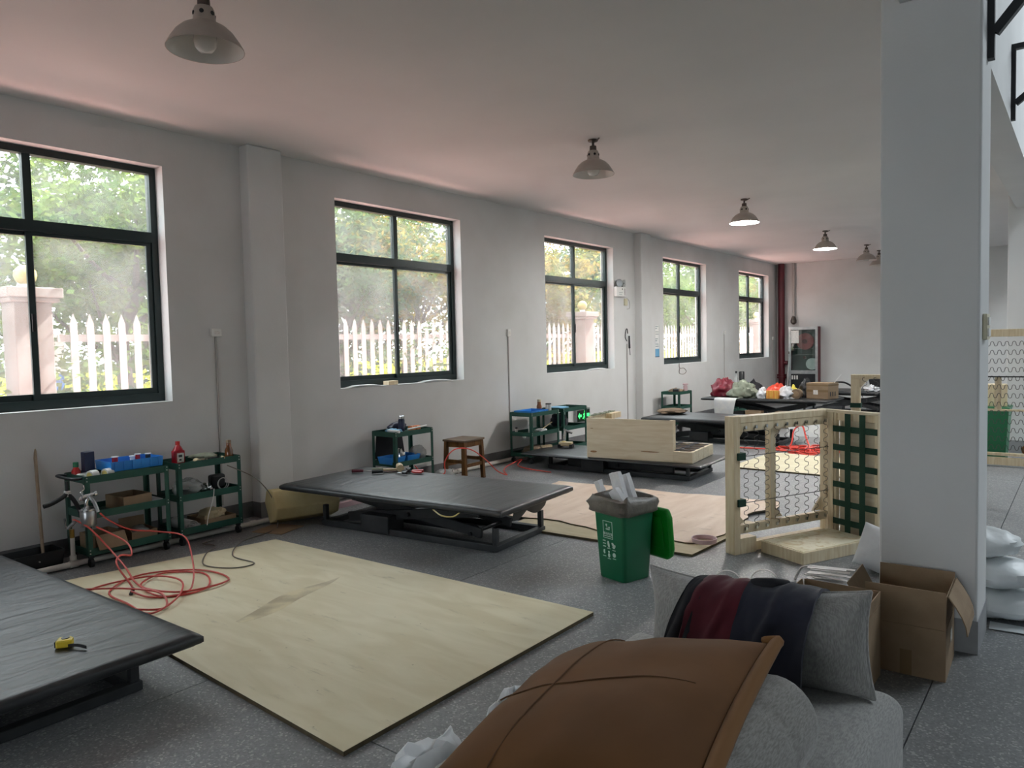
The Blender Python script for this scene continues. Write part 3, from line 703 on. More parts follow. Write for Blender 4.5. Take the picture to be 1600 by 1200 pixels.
# ---- green steel trolleys
def make_cart(label, y0, y1, group='green steel tool trolleys along the wall', levels=(0.12, 0.40, 0.67), x0=0.13, x1=0.50, handle=True, bolts=True):
    t = thing('tool_trolley', label, 'trolley', ((x0 + x1) / 2, (y0 + y1) / 2, 0), group=group)
    hx, hy = (x1 - x0) / 2, (y1 - y0) / 2
    leg = None
    for sx in (-1, 1):
        for sy in (-1, 1):
            m = MB().b(min(sx * hx, sx * (hx - 0.036)), max(sx * hx, sx * (hx - 0.036)), min(sy * hy, sy * (hy - 0.003)), max(sy * hy, sy * (hy - 0.003)), 0.09, 0.69)
            m.b(min(sx * hx, sx * (hx - 0.003)), max(sx * hx, sx * (hx - 0.003)), min(sy * hy, sy * (hy - 0.036)), max(sy * hy, sy * (hy - 0.036)), 0.09, 0.69)
            lo = m.build('leg', 'green_steel', t)
            ca = MB().cyl((sx * (hx - 0.03), sy * (hy - 0.03) - 0.012, 0.034), (sx * (hx - 0.03), sy * (hy - 0.03) + 0.012, 0.034), 0.034, n=14)
            co = ca.build('caster_wheel', 'rubber', t, smooth=40)
            MB().b(sx * (hx - 0.03) - 0.012, sx * (hx - 0.03) + 0.012, sy * (hy - 0.03) - 0.018, sy * (hy - 0.03) + 0.018, 0.068, 0.098).build('caster_fork', 'steel_dark', co)
            if bolts and sx > 0:
                for z in levels:
                    for dz in (0.012, -0.012):
                        MB().cyl((hx, sy * (hy - 0.015), z + dz), (hx + 0.004, sy * (hy - 0.015), z + dz), 0.005, n=8).build('bolt', 'bolt', lo)
    for z in levels:
        m = MB().b(-hx + 0.004, hx - 0.004, -hy + 0.004, hy - 0.004, z - 0.022, z - 0.018)
        for s in (-1, 1):
            m.b(s * (hx - 0.0045) - 0.0015, s * (hx - 0.0045) + 0.0015, -hy + 0.004, hy - 0.004, z - 0.030, z + 0.026)
            m.b(-hx + 0.004, hx - 0.004, s * (hy - 0.0045) - 0.0015, s * (hy - 0.0045) + 0.0015, z - 0.030, z + 0.026)
        m.build('tray', 'green_steel', t)
    if handle:
        MB().tube(smooth_path([(-hx + 0.05, -hy, 0.68), (-hx + 0.05, -hy - 0.07, 0.685), (hx - 0.05, -hy - 0.07, 0.685), (hx - 0.05, -hy, 0.68)], 4), 0.011, 8).build('handle', 'steel_dark', t, smooth=60)
    return t
make_cart('green tool trolley holding a blue tray, left of its twin under the nearest window', 2.34, 2.98)
make_cart('green tool trolley with a red bottle and brown bottle, beside the pilaster', 3.055, 3.63, handle=False)
make_cart('green trolley with a blue thermos next to the wooden stool', 5.48, 6.07, levels=(0.20, 0.67) if False else (0.34, 0.67), handle=False)
make_cart('green trolley with a flat blue tray behind the low lift table', 7.97, 8.63, handle=False)
make_cart('green trolley in front of the lit exit sign, right of the blue-tray trolley', 8.74, 9.37, handle=False)
make_cart('small green trolley beyond the far pilaster', 12.56, 13.10, handle=False, bolts=False)
make_cart('green trolley with a bottle and a black can behind the bag table', 15.45, 16.1, handle=False, bolts=False)

# ---- upright sofa frame: spring panel, webbing panel, low plinth
def sinuous(p0, p1, side, amp, turns, r=0.0022, sub=6, dirn=None):
    p0 = Vector(p0); p1 = Vector(p1); d = p1 - p0; side = Vector(side)
    pts = []
    n = turns * sub * 2
    for i in range(n + 1):
        t = i / n; ph = t * turns * 2 * PI
        s = math.sin(ph); s2 = math.copysign(abs(s) ** 0.6, s)
        pts.append(p0 + d * (t + 0.22 * math.sin(2 * ph) / (turns * 2 * PI) * -1) + side * amp * s2)
    return MB().tube(pts, r, 5)
ang = math.atan2(0.45, 0.95)            # panel runs along local +Y, rotated clockwise
sf = thing('spring_sofa_frame', 'upright wooden sofa frame with zigzag springs and green webbing, behind the green bin', 'sofa frame', (4.262, 5.335, 0), -ang)
PL, PT, PH = 1.04, 0.095, 1.04
MB().b(0, PT, 0, 0.06, 0, PH).build('front_post', 'pine', sf, bevel=0.003)
MB().b(0.02, PT - 0.02, PL - 0.05, PL, 0, PH - 0.045).build('rear_post', 'pine', sf, bevel=0.003)
MB().b(0, PT, 0.06, PL, PH - 0.05, PH - 0.001).build('top_rail', 'pine', sf, bevel=0.003)
MB().b(0.05, PT - 0.004, 0.06, PL - 0.05, PH - 0.115, PH - 0.05).build('inner_top_rail', 'pine', sf, bevel=0.002)
MB().b(0.05, PT - 0.004, 0.06, PL - 0.05, 0.155, 0.22).build('inner_bottom_rail', 'pine', sf, bevel=0.002)
MB().b(0.004, PT, 0.06, 0.22, 0.0, 0.12).build('foot_block', 'pine', sf, bevel=0.003)
MB().b(0.004, PT - 0.03, 0.22, PL - 0.05, 0.0, 0.07).build('bottom_rail', 'pine', sf, bevel=0.002)
MB().b(0.01, PT - 0.03, 0.40, 0.455, 0.22, PH - 0.115).build('middle_post', 'pine', sf, bevel=0.002)
for y, z, sy, sz in ((0.06, PH - 0.115, 1, -1), (0.455, PH - 0.115, 1, -1), (0.06, 0.22, 1, 1), (0.455, 0.22, 1, 1), (PL - 0.05, 0.22, -1, 1)):
    MB().prism([(0, 0), (0.10 * sy, 0), (0, 0.11 * sz)], 0.02, 0.035, T(0, y, z) @ Matrix(((0, 0, 1, 0), (1, 0, 0, 0), (0, 1, 0, 0), (0, 0, 0, 1)))).build('corner_gusset', 'plywood', sf)
for i in range(9):
    y = 0.115 + i * 0.106
    sp = sinuous((PT + 0.004, y, 0.19), (PT + 0.004, y, PH - 0.085), (0, 1, 0), 0.022, 11).build('zigzag_spring', 'spring_wire', sf, smooth=60)
    for z in (0.19, PH - 0.085):
        MB().b(PT - 0.004, PT + 0.010, y - 0.008, y + 0.008, z - 0.012, z + 0.012).build('spring_clip', 'chrome', sp)
for z in (0.39, 0.74):
    MB().tube([(PT + 0.012, 0.05, z), (PT + 0.012, 0.5, z + 0.004), (PT + 0.012, PL - 0.02, z + 0.002)], 0.0028, 5).build('tie_wire', 'cable_black', sf)
    for y, w in ((0.03, 0.075), (PL - 0.03, 0.04)):
        MB().b(-0.004, PT + 0.016, y, y + w, z - 0.028, z + 0.028).build('wire_clip', 'webbing', sf, bevel=0.004)
# webbing panel: across the far end, along local +X
x0, x1, yb = PT + 0.005, PT + 0.46, PL - 0.055
MB().b(x0, x0 + 0.05, yb, yb + 0.05, 0.0, PH - 0.02).build('web_stile', 'pine', sf, bevel=0.002)
MB().b(x0 + 0.052, x0 + 0.075, yb + 0.01, yb + 0.045, 0.0, PH - 0.02).build('web_batten', 'pine', sf, bevel=0.002)
MB().b(x1 - 0.03, x1, yb, yb + 0.05, 0.0, PH - 0.02).build('web_stile', 'pine', sf, bevel=0.002)
MB().b(x0 + 0.075, x1 - 0.03, yb + 0.02, yb + 0.045, 0.0, 0.06).build('web_rail', 'pine', sf, bevel=0.002)
MB().b(x0 + 0.075, x1 - 0.03, yb + 0.02, yb + 0.045, PH - 0.08, PH - 0.02).build('web_rail', 'pine', sf, bevel=0.002)
MB().b(-0.0, x1 + 0.004, yb - 0.006, yb + 0.056, PH - 0.0195, PH + 0.0015).build('top_cap', 'plywood', sf, bevel=0.002)
MB().b(x0 + 0.0, x1 - 0.03, yb + 0.015, yb + 0.045, 0.42, 0.47).build('web_rail', 'pine', sf, bevel=0.002)
MB().b(x0 + 0.075, x1 - 0.03, yb + 0.05, yb + 0.062, 0.0, PH - 0.03).build('back_sheet', 'plywood', sf)
nz = 6
for i in range(nz):
    z = 0.16 + i * 0.147
    MB().b(x0 + 0.055, x1 - 0.004, yb - 0.005 - 0.002 * (i % 2), yb - 0.003 - 0.002 * (i % 2), z - 0.024, z + 0.024).build('webbing_strap', 'webbing', sf)
for xx in (x0 + 0.195, x0 + 0.325):
    MB().b(xx - 0.026, xx + 0.026, yb - 0.0095, yb - 0.0075, 0.03, PH - 0.022).build('webbing_strap', 'webbing', sf)
# plinth box in front of the panels
MB().b(PT + 0.03, PT + 0.43, 0.235, yb - 0.02, 0.0, 0.088).build('plinth', 'pine', sf, bevel=0.004)
MB().b(PT + 0.045, PT + 0.415, 0.25, yb - 0.03, 0.088, 0.092).build('plinth_sheet', 'osb', sf)

# ---- plywood sofa frame lying on the low table
lf = thing('plywood_sofa_frame', 'pale plywood sofa frame with dark webbed seat on the low lift table', 'sofa frame', (1.545, 7.70, 0.2135), math.radians(6.5))
MB().b(0, 1.10, 0, 0.035, 0.0, 0.485).build('back_panel', 'plywood', lf, bevel=0.003)
MB().b(1.04, 1.10, 0.035, 0.10, 0.135, 0.485).build('back_post', 'pine', lf, bevel=0.003)
MB().b(0.0, 0.03, 0.036, 0.80, 0.0, 0.50).build('side_panel', 'plywood', lf, bevel=0.003)
MB().b(0.03, 0.12, 0.5, 0.80, 0.43, 0.50).build('side_rail', 'pine', lf, bevel=0.003)
MB().b(1.101, 1.33, 0.0, 0.04, 0.0, 0.13).build('seat_rail', 'plywood', lf, bevel=0.003)
for k in range(4):
    MB().b(1.292, 1.33, 0.041 + k * 0.195, 0.041 + (k + 1) * 0.195 - 0.004, 0.0, 0.13).build('seat_board', 'plywood', lf, bevel=0.003)
MB().b(0.03, 1.29, 0.78, 0.82, 0.0, 0.13).build('seat_rail', 'plywood', lf, bevel=0.003)
MB().b(0.031, 1.29, 0.041, 0.779, 0.09, 0.10).build('seat_deck', 'brown_cloth', lf)
for k in range(6): MB().b(0.10 + k * 0.2, 0.155 + k * 0.2, 0.04, 0.80, 0.131 + 0.001 * (k % 2), 0.134 + 0.001 * (k % 2)).build('webbing_strap', 'black_cloth', lf)
for k in range(4): MB().b(0.035, 1.31, 0.12 + k * 0.18, 0.175 + k * 0.18, 0.1355, 0.138).build('webbing_strap', 'black_cloth', lf)
for k in range(9): MB().b(0.005, 0.05, 0.12 + k * 0.075, 0.165 + k * 0.075, 0.501, 0.515 + 0.006 * (k % 2)).build('webbing_end', 'sage_cloth', lf)

for kx, kz, kw, kh in ((0.09, 0.075, 0.045, 0.012), (0.82, 0.11, 0.12, 0.006), (0.07, 0.36, 0.02, 0.004)):
    MB().prism([(kx + kw * math.cos(a) , kz + kh * math.sin(a)) for a in [k * PI / 6 for k in range(12)]], 0.0, 0.0008, Matrix(((1, 0, 0, 0), (0, 0, -1, 0), (0, 1, 0, 0), (0, 0, 0, 1)))).build('wood_knot', 'knot', lf)
# ---- frame standing behind the upright one
mf = thing('spring_back_frame', 'small upright pine frame with springs behind the webbed sofa frame', 'sofa frame', (4.40, 8.5, 0.0), math.radians(0))
MB().b(0.0, 0.09, 0, 0.05, 0, 1.17).build('post', 'pine', mf, bevel=0.003)
MB().b(0.0, 0.62, 0, 0.06, 1.171, 1.215).build('top_rail', 'pine', mf, bevel=0.003)
MB().b(0.54, 0.62, 0, 0.05, 0, 1.17).build('post', 'pine', mf, bevel=0.003)
MB().b(0.09, 0.54, 0, 0.05, 0.05, 0.12).build('bottom_rail', 'pine', mf, bevel=0.003)
MB().prism([(0.09, 1.17), (0.09, 1.07), (0.18, 1.17)], 0.012, 0.03, Matrix(((1, 0, 0, 0), (0, 0, 1, 0), (0, 1, 0, 0), (0, 0, 0, 1)))).build('corner_gusset', 'plywood', mf)
for x in (0.14, 0.25, 0.36, 0.47): sinuous((x, -0.006, 0.09), (x, -0.006, 1.19), (1, 0, 0), 0.022, 12, r=0.003).build('zigzag_spring', 'spring_wire', mf, smooth=60)
MB().b(-0.006, 0.10, -0.008, 0.056, 0.86, 0.91).build('wire_clip', 'webbing', mf)

rf = thing('tall_spring_frame', 'tall wooden frame with rows of horizontal zigzag springs right of the column', 'sofa frame', (5.22, 10.69, 0.0))
for z0, z1, nm in ((1.585, 1.675, 'top_rail'), (0.02, 0.115, 'bottom_rail'), (0.135, 0.17, 'lower_rail')): MB().b(0, 0.95, 0, 0.05, z0, z1).build(nm, 'pine', rf, bevel=0.003)
MB().b(0, 0.95, 0.0, 0.05, 0.68, 0.705).build('middle_rail', 'pine', rf, bevel=0.002)
MB().b(0.30, 0.37, 0.005, 0.04, 0.705, 1.10).build('middle_post', 'pine', rf, bevel=0.002)
for x in (0.0, 0.89): MB().b(x, x + 0.06, 0.005, 0.045, 0.115, 1.585).build('post', 'pine', rf, bevel=0.002)
MB().tube([(0, -0.006, 1.10), (0.95, -0.006, 1.10)], 0.008, 6).build('cross_wire', 'cable_black', rf)
for k in range(13):
    z = 0.24 + k * 0.105
    sinuous((0.03, -0.004, z), (0.92, -0.004, z), (0, 0, 1), 0.028, 12, r=0.0035).build('zigzag_spring', 'spring_wire', rf, smooth=60)

# ---- ceiling lamps
def lamp(y, label, on, x=2.63):
    t = thing('ceiling_lamp', label, 'lamp', (x, y, ZC), group='shaded lamps in a row on the ceiling')
    MB().lathe([(0.001, 0.0), (0.045, 0.0), (0.05, -0.006), (0.045, -0.016), (0.02, -0.022), (0.001, -0.022)], 16).build('ceiling_plate', 'fitting', t, smooth=40)
    MB().lathe([(0.012, -0.02), (0.012, -0.055), (0.032, -0.06), (0.034, -0.105), (0.028, -0.11)], 14).build('lamp_holder', 'fitting', t, smooth=40)
    MB().tube(smooth_path([(0.0, 0.0, -0.03), (0.05, -0.02, -0.02), (0.09, -0.03, -0.004)], 4), 0.006, 6).build('supply_cord', 'fitting', t, smooth=50)
    MB().lathe([(0.03, -0.100), (0.046, -0.106), (0.054, -0.125), (0.061, -0.195), (0.065, -0.198), (0.059, -0.19), (0.048, -0.118), (0.03, -0.108)], 20, caps=False).build('shade_neck', 'lamp_shade', t, smooth=50)
    for k in range(6):
        a = k * PI / 3 + 0.3; c, s_ = math.cos(a), math.sin(a)
        MB().cyl((0.046 * c, 0.046 * s_, -0.145), (0.0585 * c, 0.0585 * s_, -0.145), 0.012, n=8).build('vent_hole', 'rubber', t)
    out = [(0.060, -0.193), (0.085, -0.198), (0.118, -0.216), (0.150, -0.246), (0.180, -0.290), (0.200, -0.325)]
    MB().lathe(out + [(0.201, -0.330), (0.197, -0.328)], 32, caps=False).build('shade', 'lamp_shade', t, smooth=50)
    MB().lathe([(r - 0.003, z - 0.004) for r, z in out], 32, caps=False).build('shade_lining', 'lamp_inside', t, smooth=50)
    bulb = MB().lathe([(0.022, -0.115), (0.03, -0.17), (0.050, -0.21), (0.06, -0.245), (0.061, -0.29), (0.054, -0.318), (0.036, -0.337), (0.001, -0.344)], 20, caps=False)
    bulb.build('bulb', 'bulb_on' if on else 'bulb_off', t, smooth=60)
mk('bulb_on', (1.0, 0.98, 0.95, 1), None, emit=850.0)
lamp(2.215, 'unlit shaded ceiling lamp nearest the camera, top left', False)
lamp(6.185, 'unlit shaded ceiling lamp in the middle of the ceiling', False)
lamp(10.15, 'lit shaded ceiling lamp, the nearer of the two glowing ones', True)
lamp(14.15, 'lit shaded ceiling lamp, the farther of the two glowing ones', True)
lamp(16.9, 'unlit shaded ceiling lamp just left of the column', False, 2.72)
lamp(18.2, 'farthest unlit shaded ceiling lamp, half hidden by the column', False, 2.70)

# ---- wall fittings
def wall_socket(name, label, y, z, w=0.05, h=0.075, down=0.0):
    t = thing(name, label, 'socket', (0.0, y, z), group='small sockets on the window wall')
    MB().b(0, 0.035, -w, w, -h / 2, h / 2).build('cover', 'white_plastic', t, bevel=0.006)
    MB().b(0.0352, 0.037, -w * 0.5, w * 0.5, -h * 0.2, h * 0.2).build('rocker', 'label_white', t)
    MB().b(0, 0.014, -0.009, 0.009, -down, -h / 2).build('conduit', 'conduit', t, bevel=0.003)
wall_socket('wall_socket', 'white wall socket with conduit beside the near pilaster', 3.73, 1.79, down=1.62)
wall_socket('wall_socket', 'narrow wall socket with conduit left of the third window', 8.13, 1.79, w=0.035, h=0.10, down=1.63)
wall_socket('wall_socket', 'small wall socket between the two farthest windows', 15.92, 1.80, down=1.63)
wall_socket('wall_socket', 'small wall socket beside the red riser pipe', 19.15, 1.66, down=1.5)
el = thing('emergency_light', 'white emergency light with two round lamps beside the third window', 'light', (0.0, 11.25, 2.50))
MB().b(0, 0.06, -0.16, 0.16, -0.085, 0.085).build('housing', 'white_plastic', el, bevel=0.012)
MB().b(0.0602, 0.062, 0.105, 0.12, -0.06, 0.06).build('indicator_strip', 'rubber', el)
MB().cyl((0.06, 0.03, 0.045), (0.063, 0.03, 0.045), 0.013, n=10).build('test_button', 'rubber', el)
for k in range(2): MB().b(0.0602, 0.0615, -0.085, 0.04 - 0.03 * k, -0.02 - 0.03 * k, -0.012 - 0.03 * k).build('print_line', 'poster_line', el)
for s in (-1, 1):
    M = T(0.055, s * 0.085, 0.145) @ RZ(s * 0.35) @ RY(PI / 2)
    MB().lathe([(0.03, -0.04), (0.062, -0.01), (0.068, 0.025), (0.06, 0.026)], 18, M=M).build('spot_lamp', 'chrome', el, smooth=40)
    MB().cyl((0.03, s * 0.06, 0.08), (0.045, s * 0.08, 0.12), 0.012, n=8).build('lamp_bracket', 'fitting', el)
so = thing('wall_socket', 'small cream socket with a thin loop of wire under the emergency light', 'socket', (0, 11.47, 2.33))
MB().b(0, 0.03, -0.045, 0.045, -0.06, 0.06).build('cover', 'switch_cream', so, bevel=0.005)
MB().tube(smooth_path([(0.02, 0.03, 0.07), (0.03, 0.10, 0.02), (0.03, 0.11, -0.1), (0.02, 0.04, -0.12)], 5), 0.005, 5).build('loop_wire', 'conduit', so, smooth=50)
hk = thing('hanging_tool', 'black handled tool hanging on a wire hook above its conduit, left of the far pilaster', 'tool', (0, 11.50, 1.60))
MB().tube(smooth_path([(0.02, -0.02, 0.05), (0.03, -0.09, 0.12), (0.03, -0.06, 0.24), (0.02, 0.0, 0.26), (0.02, 0.02, 0.18)], 5), 0.008, 5).build('wire_hook', 'cable_black', hk, smooth=50)
MB().cyl((0.03, 0.06, -0.08), (0.03, 0.05, 0.14), 0.018, 0.013, 8).build('grip', 'rubber', hk, smooth=40)
MB().cyl((0.03, 0.075, -0.2), (0.03, 0.06, -0.08), 0.006, n=6).build('shank', 'steel_dark', hk)
MB().b(0, 0.014, 0.0, 0.02, -1.5, 0.0).build('conduit', 'conduit', hk)
po = thing('wall_notice', 'narrow white and blue notice beside the fourth window', 'notice', (0, 12.675, 1.635))
MB().b(0, 0.004, -0.085, 0.085, -0.30, 0.30).build('sheet', 'paper', po)
MB().b(0.0041, 0.0055, -0.083, 0.083, -0.298, -0.14).build('blue_footer', 'poster_blue', po)
MB().b(0.0041, 0.006, -0.085, 0.085, -0.30, -0.285).build('base_strip', 'navy', po)
MB().b(0.0041, 0.006, 0.079, 0.085, -0.28, 0.30).build('edge_strip', 'poster_line', po)
for k, z in enumerate((0.27, 0.235, 0.17, 0.13, 0.04, 0.005, -0.06, -0.1)):
    MB().b(0.0041, 0.005, -0.07, (0.05, 0.0, 0.06, 0.06, 0.03, 0.0, 0.05, 0.06)[k], z, z + 0.012).build('print_line', 'poster_line', po)
wl_ = thing('wire_loop', 'loop of thin wire hanging under the fourth window', 'wire', (0, 13.7, 1.06))
MB().tube(smooth_path([(0.015, -0.11, 0.14), (0.02, -0.1, 0.04), (0.04, 0.05, 0.03), (0.05, 0.14, -0.04), (0.04, 0.02, -0.09), (0.03, -0.14, -0.06), (0.02, -0.1, 0.03)], 5), 0.007, 5).build('wire', 'cable_grey', wl_, smooth=50)
es = thing('exit_sign', 'lit green exit sign with a running figure and arrow, low on the wall', 'sign', (0.0, 9.98, 0.47))
MB().b(0, 0.05, -0.21, 0.21, -0.135, 0.115).build('housing', 'aluminium', es, bevel=0.008)
MB().b(0.0502, 0.054, -0.18, 0.18, -0.09, 0.09).build('panel', 'exit_panel', es)
FX = Matrix(((0, 0, 1, 0), (1, 0, 0, 0), (0, 1, 0, 0), (0, 0, 0, 1)))       # local (x,y,z) -> (z, x, y): drawing plane on a wall facing +x
MB().prism([(-0.165, 0.0), (-0.115, 0.05), (-0.115, 0.02), (-0.06, 0.02), (-0.06, -0.02), (-0.115, -0.02), (-0.115, -0.05)], 0.0541, 0.056, FX @ Matrix()).build('arrow', 'exit_green', es)
mn = [(-0.03, 0.02), (0.0, 0.045), (0.03, 0.04), (0.05, 0.01), (0.035, 0.0), (0.025, 0.015), (0.01, -0.01), (0.035, -0.035), (0.02, -0.075), (0.005, -0.07), (0.012, -0.04), (-0.01, -0.025), (-0.025, -0.055), (-0.055, -0.05), (-0.052, -0.036), (-0.035, -0.038), (-0.018, -0.005), (-0.01, 0.015), (-0.03, 0.002)]
MB().prism([(x + 0.02, y) for x, y in mn], 0.0541, 0.056, FX).build('running_figure', 'exit_green', es)
MB().cyl((0.0541, 0.035, 0.065), (0.056, 0.035, 0.065), 0.016, n=12).build('figure_head', 'exit_green', es)
MB().b(0.0541, 0.056, 0.085, 0.17, -0.02, 0.03).build('door_mark', 'exit_green', es)
cs = thing('light_switch', 'cream light switch on the side of the big column', 'switch', (5.99, 4.45, 1.645))
MB().b(0, 0.02, -0.07, 0.07, -0.065, 0.065).build('plate', 'switch_cream', cs, bevel=0.004)
for k in (-1, 1): MB().b(0.0205, 0.026, -0.05, 0.05, k * 0.028 - 0.02, k * 0.028 + 0.02).build('rocker', 'white_plastic', cs)
for i, (y, z0, z1, lab) in enumerate(((4.50, 2.99, 3.75, 'black steel bracket high on the side of the big column'), (7.2, 3.31, 3.86, 'black steel bracket on the wall beyond the big column'))):
    xw = 5.99 if i == 0 else 5.90
    bk = thing('steel_bracket', lab, 'bracket', (xw, y, z0), group='black brackets on the hall side')
    MB().b(0, 0.03, -0.025, 0.025, 0, z1 - z0).build('upright', 'steel_dark', bk)
    MB().b(0.0, 0.62, -0.025, 0.025, z1 - z0, z1 - z0 + 0.04).build('arm', 'steel_dark', bk)
    MB().bar((0.03, 0, 0.13), (0.55, 0, z1 - z0 - 0.002), 0.045, 0.045).build('strut', 'steel_dark', bk)

# ---- far corner: red riser, grey pipe, fire cabinet
rp = thing('red_riser_pipe', 'dark red fire riser pipe in the far corner', 'pipe', (0.155, 19.38, 0.0))
MB().cyl((0, 0, 0), (0, 0, ZC), 0.082, n=18).build('pipe', 'pipe_red', rp, smooth=40)
for z in (0.62, 0.68): MB().cyl((0, 0, z), (0, 0, z + 0.045), 0.115, n=18).build('flange', 'pipe_red', rp, smooth=40)
MB().cyl((0.08, 0, 1.02), (0.15, 0, 1.02), 0.05, n=14).build('branch', 'pipe_red', rp, smooth=40)
gp = thing('grey_pipe', 'thin pale pipe with a valve end on the back wall beside the red riser', 'pipe', (0.44, 19.45, 0.0))
MB().cyl((0, 0, 2.2), (0, 0, ZC), 0.035, n=12).build('pipe', 'conduit', gp, smooth=40)
MB().lathe([(0.02, 2.0), (0.07, 2.04), (0.075, 2.1), (0.05, 2.18), (0.03, 2.22)], 14).build('valve', 'fitting', gp, smooth=40)
bp_ = thing('white_stick', 'white stick leaning beside the fire cabinet', 'stick', (0.36, 19.25, 0.0))
MB().cyl((-0.02, -0.06, 0.0), (-0.02, 0.2, 1.62), 0.014, n=8).build('stick', 'white_plastic', bp_, smooth=40)
fc = thing('fire_hose_cabinet', 'red fire hose cabinet with aluminium framed glass door on the back wall', 'cabinet', (0.735, 19.5, 0.0))
W_, D_ = 0.355, 0.24
MB().b(-W_, W_, -0.02, 0.0, 0.12, 1.93).b(-W_, -W_ + 0.015, -D_, -0.02, 0.12, 1.93).b(W_ - 0.015, W_, -D_, -0.02, 0.12, 1.93).b(-W_, W_, -D_, -0.02, 1.915, 1.93).b(-W_, W_, -D_, -0.02, 0.12, 0.135).b(-W_, W_, -D_, -0.02, 0.78, 0.80).build('carcass', 'cabinet_red', fc)
MB().b(-W_ + 0.02, W_ - 0.02, -0.028, -0.021, 0.81, 1.91).build('back_plate', 'cabinet_back', fc)
dr = MB().b(-W_, -W_ + 0.055, -D_ - 0.03, -D_, 0.12, 1.93).b(W_ - 0.055, W_, -D_ - 0.03, -D_, 0.12, 1.93).b(-W_ + 0.055, W_ - 0.055, -D_ - 0.03, -D_, 1.86, 1.93).b(-W_ + 0.055, W_ - 0.055, -D_ - 0.03, -D_, 0.74, 0.83).b(-W_ + 0.055, W_ - 0.055, -D_ - 0.03, -D_, 0.12, 0.18).build('door_frame', 'aluminium', fc)
MB().b(-W_ + 0.055, W_ - 0.055, -D_ - 0.018, -D_ - 0.013, 0.83, 1.86).build('glass_pane', 'cabinet_glass', dr)
MB().b(-W_ + 0.055, W_ - 0.055, -D_ - 0.018, -D_ - 0.013, 0.18, 0.74).build('lower_panel', 'black_plastic', dr)
for k in range(3): MB().b(-W_ + 0.07 + k * 0.06, -W_ + 0.105 + k * 0.06, -D_ - 0.0195, -D_ - 0.0182, 0.60, 0.70).build('print_mark', 'label_white', dr)
MB().b(-W_ + 0.06, -W_ + 0.25, -D_ - 0.0195, -D_ - 0.0182, 1.52, 1.84).build('instruction_sheet', 'label_white', dr)
MB().b(-W_ + 0.002, -W_ + 0.02, -D_ - 0.042, -D_ - 0.030, 1.25, 1.31).build('door_latch', 'fitting', dr)
MB().cyl((0.02, -0.17, 1.56), (0.02, -0.07, 1.56), 0.21, n=24).build('hose_reel', 'hose_reel', fc, smooth=40)
MB().cyl((0.02, -0.19, 1.56), (0.02, -0.171, 1.56), 0.06, n=16).build('reel_hub', 'cabinet_red', fc, smooth=40)
MB().cyl((0.19, -0.18, 0.99), (0.19, -0.08, 0.99), 0.145, n=22).build('hose_coil', 'foam_white', fc, smooth=40)
MB().cyl((-0.02, -0.09, 1.15), (-0.02, -0.03, 1.15), 0.035, n=14).build('hydrant_valve', 'pipe_red', fc, smooth=40)
for z in (1.38, 1.17 + 0.05): MB().b(-0.25, 0.2, -0.12, -0.1, z, z + 0.008).build('rack_bar', 'aluminium', fc)

# ---- near the carts: broom, long bin, PVC pipe with riser, spray gun, clamp
br = thing('broom', 'old wooden broomstick leaning on the wall left of the trolleys', 'broom', (0.10, 2.14, 0.0))
MB().cyl((0.1, 0.0, 0.06), (-0.075, 0.04, 0.99), 0.012, n=10).build('stick', 'broom_wood', br, smooth=40)
MB().b(0.03, 0.17, -0.06, 0.06, 0.0, 0.06).build('head', 'black_plastic', br, bevel=0.01)
bn = thing('long_black_bin', 'long black plastic tub on the floor left of the trolleys', 'tub', (0.215, 2.02, 0.0))
def tub(m, w0, d0, w1, d1, h, th=0.008):
    a = [(-w0, -d0, 0), (w0, -d0, 0), (w0, d0, 0), (-w0, d0, 0), (-w1, -d1, h), (w1, -d1, h), (w1, d1, h), (-w1, d1, h)]
    b_ = [(-w0 + th, -d0 + th, th), (w0 - th, -d0 + th, th), (w0 - th, d0 - th, th), (-w0 + th, d0 - th, th), (-w1 + th, -d1 + th, h), (w1 - th, -d1 + th, h), (w1 - th, d1 - th, h), (-w1 + th, d1 - th, h)]
    m.add(a + b_, [(0, 3, 2, 1), (0, 1, 5, 4), (1, 2, 6, 5), (2, 3, 7, 6), (3, 0, 4, 7), (8, 9, 10, 11), (8, 12, 13, 9), (9, 13, 14, 10), (10, 14, 15, 11), (11, 15, 12, 8), (4, 5, 13, 12), (5, 6, 14, 13), (6, 7, 15, 14), (7, 4, 12, 15)])
    return m
br.location = (-0.0 + 0.045, 2.16, 0.0)
for o in list(br.children):
    if o.name.startswith('head'): bpy.data.objects.remove(o)
tub(MB(), 0.10, 0.20, 0.12, 0.225, 0.15).build('shell', 'black_plastic', bn)
MB().cyl((0.112, 0.05, 0.09), (0.122, 0.05, 0.09), 0.006, n=8).build('rivet', 'bolt', bn)
pv = thing('pvc_pipe', 'white plastic pipe running along the foot of the window wall', 'pipe', (0.0, 0.0, 0.03))
MB().cyl((0.455, 1.6, 0), (0.475, 2.25, 0), 0.024, n=12).cyl((0.06, 3.66, 0), (0.06, 19.0, 0), 0.024, n=12).build('run', 'pvc', pv, smooth=40) if False else None
MB().cyl((0.375, 1.60, 0), (0.385, 4.02, 0), 0.022, n=12).build('run', 'pvc', pv, smooth=40)
for y in (2.28, 2.98, 3.80): MB().cyl((0.38, y - 0.03, 0), (0.38, y + 0.03, 0), 0.028, n=12).build('coupling', 'pvc', pv, smooth=40)
rs = thing('air_outlet', 'white riser with brass valve and coupling feeding the red hose', 'valve', (0.38, 2.28, 0.062))
MB().cyl((0, 0, 0), (0, 0, 0.17), 0.016, n=10).build('riser', 'pvc', rs, smooth=40)
MB().cyl((0, 0, 0.0), (0, 0, 0.035), 0.024, n=10).build('tee', 'pvc', rs, smooth=40)
